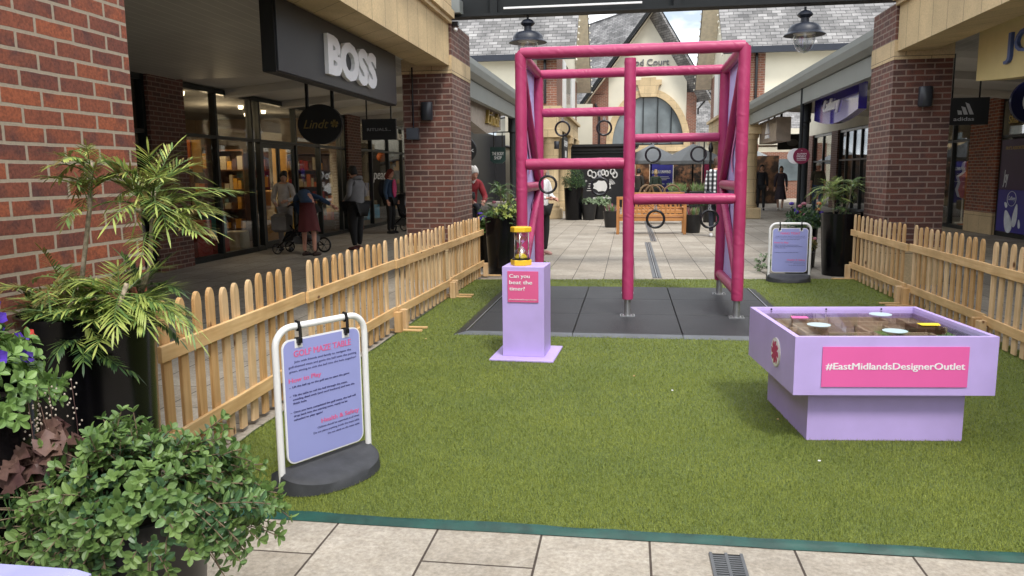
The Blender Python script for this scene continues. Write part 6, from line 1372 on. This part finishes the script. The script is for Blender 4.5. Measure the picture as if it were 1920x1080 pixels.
    if skirt is not None:
        mat, zl = skirt; b = MB(); n = 28; vs = []; rows = 7; kn = (J['knl']+J['knr'])/2; 
        for i in range(rows+1):
            f = i/rows; c = J['pelvis'].lerp(Vector((kn.x, kn.y, sc(zl))), f)+Vector((0,0,sc(.06)*(1-f)))
            for q in range(n):
                a_ = 2*math.pi*q/n; r_ = sc(.135+.07*f)*(1+.09*f*math.sin(a_*7+f)); vs.append((c.x+r_*w*math.cos(a_), c.y+r_*.85*w*math.sin(a_), c.z+sc(.02)*f*math.sin(a_*3)))
        b.add([Tw @ Vector(p) for p in vs], [(i*n+q, i*n+(q+1)%n, (i+1)*n+(q+1)%n, (i+1)*n+q) for i in range(rows) for q in range(n)]+[tuple(range(n))]); b.build('skirt', mat, t, smooth=True)
    b = MB()
    for a_ in ('anl','anr'):
        p = J[a_]; dr = Vector((p.x*.15,-1,0)).normalized(); b.tube([p+Vector((0,sc(.045),-p.z+sc(.035)))+dr*0, p+dr*sc(.05)+Vector((0,0,-p.z+sc(.045))), p+dr*sc(.13)+Vector((0,0,-p.z+sc(.034))), p+dr*sc(.185)+Vector((0,0,-p.z+sc(.026)))], [sc(.034),sc(.043),sc(.038),sc(.022)], 10, M=Tw)
    b.build('shoes', cloth('shoe_%d'%int(1000*sum(shoes)), shoes, 0), t, smooth=True)
    # hair
    hb = MB(); hm = Tw @ HM; n, mm = 18, 9; vs = []; rgh = random.Random(int(h*1000))
    for i in range(mm+1):
        th = (math.pi*.68)*i/mm
        for q in range(n):
            a_ = 2*math.pi*q/n; front = max(0, -math.sin(a_)); tt = th*(1-.50*front); r_ = 1.13+.04*rgh.uniform(-1,1)
            vs.append((sc(.074)*r_*math.sin(tt)*math.cos(a_), sc(.094)*r_*math.sin(tt)*math.sin(a_)+sc(.004), sc(.118)*r_*math.cos(tt)+sc(.004)))
    hb.add(vs, [(i*n+q,(i+1)*n+q,(i+1)*n+(q+1)%n,i*n+(q+1)%n) for i in range(mm) for q in range(n)], M=hm)
    if hairlen: hb.tube([(0,sc(.05),sc(.03)),(0,sc(.085),-sc(.05)),(0,sc(.085),-sc(.05+hairlen*.6)),(0,sc(.07),-sc(.05+hairlen))], [sc(.07),sc(.078),sc(.07),sc(.03)], 12, M=hm)
    for q in range(14): a_ = rgh.uniform(.3,2.8); hb.ell((sc(.06)*math.cos(a_), sc(.07)*math.sin(a_), sc(rgh.uniform(.0,.10))), sc(.03),sc(.03),sc(.03), 7, 5, M=hm)
    hb.build('hair', hair, t, smooth=True)
    if cap: b = MB(); b.lathe([(sc(.092),sc(.035)),(sc(.092),sc(.07)),(sc(.06),sc(.125)),(.001,sc(.14))], (0,0,0), 16, M=hm); b.box(-sc(.055),sc(.055),-sc(.16),-sc(.07),sc(.04),sc(.05),M=hm); b.build('cap', cap, t, smooth='auto')
    if collar: b = MB(); b.tube([Tw @ (J['nb']+Vector((-sc(.05),-sc(.03),sc(.035)))), Tw @ (J['nb']+Vector((0,-sc(.085),-sc(.03)))), Tw @ (J['nb']+Vector((sc(.05),-sc(.03),sc(.035))))], sc(.022), 8); b.build('shirt_collar', collar, t, smooth=True)
    return t
H_ = {k: simple(k+'_hair', c, .6, var=.3, scale=40, bmp=.5, bscale=70) for k, c in dict(black=(.008,.007,.007), dark=(.02,.012,.008), red=(.14,.015,.01), white=(.5,.48,.45), brown=(.06,.03,.015), blond=(.35,.24,.12)).items()}
denim = cloth('denim_blue', (.035,.07,.14)); navyc = cloth('navy_cloth', (.015,.018,.03)); blackc = cloth('black_leggings', (.008,.008,.009), .1)
# bending woman (her back towards us, reaching right over the pushchair)
person('woman in a denim jacket and burgundy skirt bending over a pushchair', (-6.0,14.0,0), math.pi-.25, 1.68, denim, None, H_['brown'], .0, 'skin_rosy',
       dict(pelvis=(0,.05,1.0), spine=(.07,-.06,1.16), chest=(.22,-.16,1.22), nb=(.40,-.26,1.16), neck=(.46,-.30,1.11), head=(.53,-.35,1.03), shl=(.42,-.14,1.14), shr=(.26,-.34,1.20), ell=(.46,-.24,.88), wrl=(.40,-.40,.70), elr=(-.02,-.38,1.12), wrr=(-.27,-.40,.98),
            hipl=(.09,.05,.92), hipr=(-.09,.05,.92), knl=(.11,.03,.50), knr=(-.11,.02,.50), anl=(.11,.05,.09), anr=(-.12,.03,.09)), 1.08, (cloth('burgundy_skirt', (.10,.018,.02)), .50), headdir=(.5,-.5,-.6), shoes=(.04,.02,.015))
person('dark haired woman in a white top standing in the shop doorway', (-6.95,15.0,0), .15, 1.62, cloth('white_top', (.45,.42,.40)), cloth('pale_grey_trousers', (.22,.20,.19)), H_['black'], .12, 'skin_fair', dict(ell=(.24,-.06,1.15), wrl=(.12,-.24,1.10), elr=(-.24,-.02,1.13), wrr=(-.12,-.24,1.05), head=(.03,-.06,1.62)), headdir=(.3,-1,-.45))
person('woman in a grey hooded sweatshirt with hands in its front pocket', (-5.5,15.2,0), -1.95, 1.70, cloth('grey_marl', (.17,.17,.18)), blackc, H_['black'], .0, 'skin_fair', dict(ell=(.26,.05,1.16), wrl=(.15,-.18,1.03), elr=(-.26,.05,1.16), wrr=(-.15,-.18,1.03), head=(0,-.05,1.63), anl=(.13,.05,.09), anr=(-.12,-.04,.09)), 1.55, legw=1.35, headdir=(0,-1,-.15), shoes=(.12,.04,.04))
gw = [o for o in bpy.data.objects if o.name.startswith('person') and 'grey hooded' in o.get('label','')][0]; Tw = wm(gw); MB().tube([Tw @ Vector((.10*math.cos(q),.05+.075*math.sin(q),1.44+.04*math.sin(q))) for q in [i*math.pi/6 for i in range(12)]], .038, 8, closed=True).build('hood', CL['grey_marl'], gw, smooth=True)
pw = person('red haired woman in a denim jacket, pink top and black trousers', (-6.15,19.6,0), 1.35, 1.66, denim, blackc, H_['red'], .12, 'skin_rosy', dict(ell=(.24,.03,1.15), wrl=(.22,-.08,.93)), 1.15)
Tw = wm(pw); b = MB(); b.ell((0,-.135,1.18), .10,.035,.24, 14, 10, M=Tw); b.build('pink_shirt', cloth('bright_pink_cloth', (.5,.05,.16)), pw, smooth=True)
bp = MB().ell((0,.21,1.16), .16,.12,.24, 14, 10, M=Tw).build('backpack', navyc, smooth=True, loc=tuple(Tw @ Vector((0,.2,.95)))); tag(bp, 'navy backpack worn by the red haired woman', 'backpack')
person('white haired man in a dark red cardigan bending beside the brick pillar', (-2.80,13.55,0), .6, 1.72, cloth('dark_red_cardigan', (.20,.012,.018)), navyc, H_['white'], 0, 'skin_rosy', dict(chest=(0,-.06,1.30), nb=(0,-.12,1.42), neck=(0,-.16,1.47), head=(0,-.23,1.55), shl=(.17,-.08,1.38), shr=(-.17,-.08,1.38), ell=(.24,-.18,1.12), wrl=(.12,-.38,1.05), elr=(-.24,-.18,1.12), wrr=(-.12,-.38,1.05)), 1.1, headdir=(0,-1,-.5), collar=M['white'])
person('dark haired small child in front of the man in the red cardigan', (-2.63,13.0,0), -.7, 1.2, cloth('child_jacket', (.02,.02,.025)), navyc, H_['black'], 0, 'skin_tan', headdir=(0,-1,-.3))
person('person in a white jumper and black trousers half hidden behind the climbing frame', (-1.60,14.4,0), .9, 1.66, cloth('white_jumper', (.62,.62,.62)), blackc, H_['brown'], .1, 'skin_rosy', dict(ell=(.24,-.02,1.14), wrl=(.12,-.26,1.10), elr=(-.24,-.02,1.14), wrr=(-.10,-.28,1.12)), 1.1, shoes=(.45,.25,.22))
person('man in a black and white plaid shirt walking away past the climbing frame', (2.02,18.6,0), math.pi-.1, 1.84, plaid(), navyc, H_['brown'], 0, 'skin_rosy', dict(knl=(.10,-.08,.50), anl=(.10,.02,.12), knr=(-.10,.02,.50), anr=(-.10,.16,.10)), 1.5, shoes=(.6,.6,.6))
person('man in a dark jacket walking towards us beside the right sandstone column', (5.15,31.8,0), -.05, 1.76, cloth('dark_jacket', (.02,.022,.03)), cloth('dark_trousers', (.018,.018,.02)), H_['black'], 0, 'skin_fair', dict(knl=(.1,-.06,.5), anl=(.1,-.08,.09), anr=(-.1,.12,.1)), 1.15)
person('woman in a dark patterned dress walking under the right canopy', (5.85,31.6,0), -.15, 1.70, cloth('patterned_dress', (.05,.04,.055)), None, H_['brown'], .12, 'skin_fair', dict(anl=(.07,-.1,.09), anr=(-.07,.1,.1)), 1.1, (cloth('patterned_dress', (.05,.04,.055)), .45), shoes=(.5,.45,.4))
person('man in a pale cap, khaki shirt and blue jeans walking under the right canopy', (6.75,29.5,0), -.25, 1.78, cloth('khaki_shirt', (.07,.065,.045)), cloth('blue_jeans', (.04,.07,.15)), H_['white'], 0, 'skin_rosy', dict(knl=(.1,-.1,.5), anl=(.1,-.12,.1), anr=(-.1,.1,.1)), 1.15, sleeves=False, cap=M['white'])
person('woman in a dark green coat standing by the navy poster', (1.02,30.6,0), math.pi, 1.62, cloth('dark_green_coat', (.03,.045,.03)), blackc, H_['blond'], .05, 'skin_fair', wide=1.2)
person('person in a dark coat near the kiosk corner under the grey parasol', (.36,30.4,0), math.pi-.4, 1.66, cloth('dark_brown_coat', (.03,.025,.02)), blackc, H_['black'], .0, 'skin_fair', wide=1.15)
# pushchairs
def pushchair(loc, rz, label, fabric):
    t = thing('pushchair', label, 'pushchair', loc, rz); Mx = wm(t)     # travels towards local +x
    f = MB()
    for s_ in (-.24,.24): f.tube([(-.42,s_,1.02),(-.30,s_,.85),(.05,s_,.40),(.38,s_,.13)], .013, 8, M=Mx); f.tube([(-.36,s_,.16),(-.05,s_,.42),(.12,s_,.62)], .013, 8, M=Mx)
    f.tube([(-.42,-.24,1.02),(-.46,-.2,1.05),(-.46,.2,1.05),(-.42,.24,1.02)], .016, 8, M=Mx); f.tube([(-.36,-.24,.16),(-.36,.24,.16)], .01, 6, M=Mx); f.tube([(.38,-.24,.13),(.38,.24,.13)], .01, 6, M=Mx); f.build('frame', M['black'], t, smooth=True)
    s = MB(); s.add([(-.22,y,z) for y in (-.2,.2) for z in (0,)]+[], []); 
    s.add([(-.26,-.19,.92),(-.26,.19,.92),(-.12,.19,.48),(-.12,-.19,.48),(.18,.19,.46),(.18,-.19,.46),(.30,.17,.26),(.30,-.17,.26)]+[(-.30,-.19,.90),(-.30,.19,.90),(-.17,.19,.43),(-.17,-.19,.43),(.17,.19,.41),(.17,-.19,.41),(.27,.17,.24),(.27,-.17,.24)],
          [(0,1,2,3),(3,2,4,5),(5,4,6,7),(9,8,11,10),(10,11,13,12),(12,13,15,14),(0,3,11,8),(3,5,13,11),(5,7,15,13),(2,1,9,10),(4,2,10,12),(6,4,12,14),(1,0,8,9),(7,6,14,15)], M=Mx); s.build('seat', fabric, t)
    h = MB(); vs = []; n = 8
    for i in range(n+1):
        a_ = R(20+120*i/n)
        for j in range(7): y = -.23+.46*j/6; q = 1-.12*abs(j-3)/3; vs.append((-.20-.05+.34*math.cos(math.pi-a_)*q*1.0+.16, y, .70+.36*math.sin(a_)*q))
    h.add(vs, [(i*7+j,i*7+j+1,(i+1)*7+j+1,(i+1)*7+j) for i in range(n) for j in range(6)], M=Mx); h.build('hood', fabric, t, smooth=True)
    MB().bbox(-.32,.05,-.18,.18,.2,.36,.03,M=Mx).build('basket', cloth('grey_bag', (.10,.10,.10)), t)
    for x, y, r_ in ((-.36,-.27,.155),(-.36,.27,.155),(.38,-.24,.11),(.38,.24,.11)):
        w_ = MB(); w_.tube([(x+r_*.88*math.cos(q*math.pi/10), y, r_+r_*.88*math.sin(q*math.pi/10)) for q in range(20)], r_*.12, 8, M=Mx, closed=True); wo = w_.build('wheel', M['blackmat'], t, smooth=True)
        sp_ = MB(); 
        for q in range(6): sp_.tube([(x,y,r_),(x+r_*.85*math.cos(q*1.047),y,r_+r_*.85*math.sin(q*1.047))], .006, 5, M=Mx)
        sp_.ell((x,y,r_), .025,.02,.025, 8, 6, M=Mx); sp_.build('spokes', simple('grey_spokes', (.12,.12,.12), .5) if 'sp' not in CL else CL['sp'], wo)
    return t
pushchair((-6.35,14.35,.005), math.pi-.1, 'black pushchair with large wheels under the bending woman', blackc)
pushchair((-5.75,19.9,.005), -.35, 'black pushchair beside the red haired woman at the brick pillar', blackc)
tag(MB().bbox(-6.75,-6.45,13.95,14.25,.45,.80,.05).build('shopping_bag', cloth('grey_canvas_bag', (.16,.15,.14)), loc=(-6.6,14.1,.45)), 'grey canvas bag slung on the pushchair of the bending woman', 'bag')
person('blond toddler sitting in the pushchair by the brick pillar', (-5.75,19.9,.28), .9, .82, cloth('pale_grey_knit', (.3,.3,.32)), navyc, H_['blond'], 0, 'skin_fair', dict(knl=(.14,-.40,.95), knr=(-.14,-.40,.95), anl=(.14,-.45,.55), anr=(-.14,-.45,.55)))
person('woman in an olive coat partly hidden behind the dark brick pillar', (-5.7,21.0,0), .3, 1.62, cloth('olive_coat', (.06,.045,.015)), blackc, H_['brown'], .1, 'skin_fair')
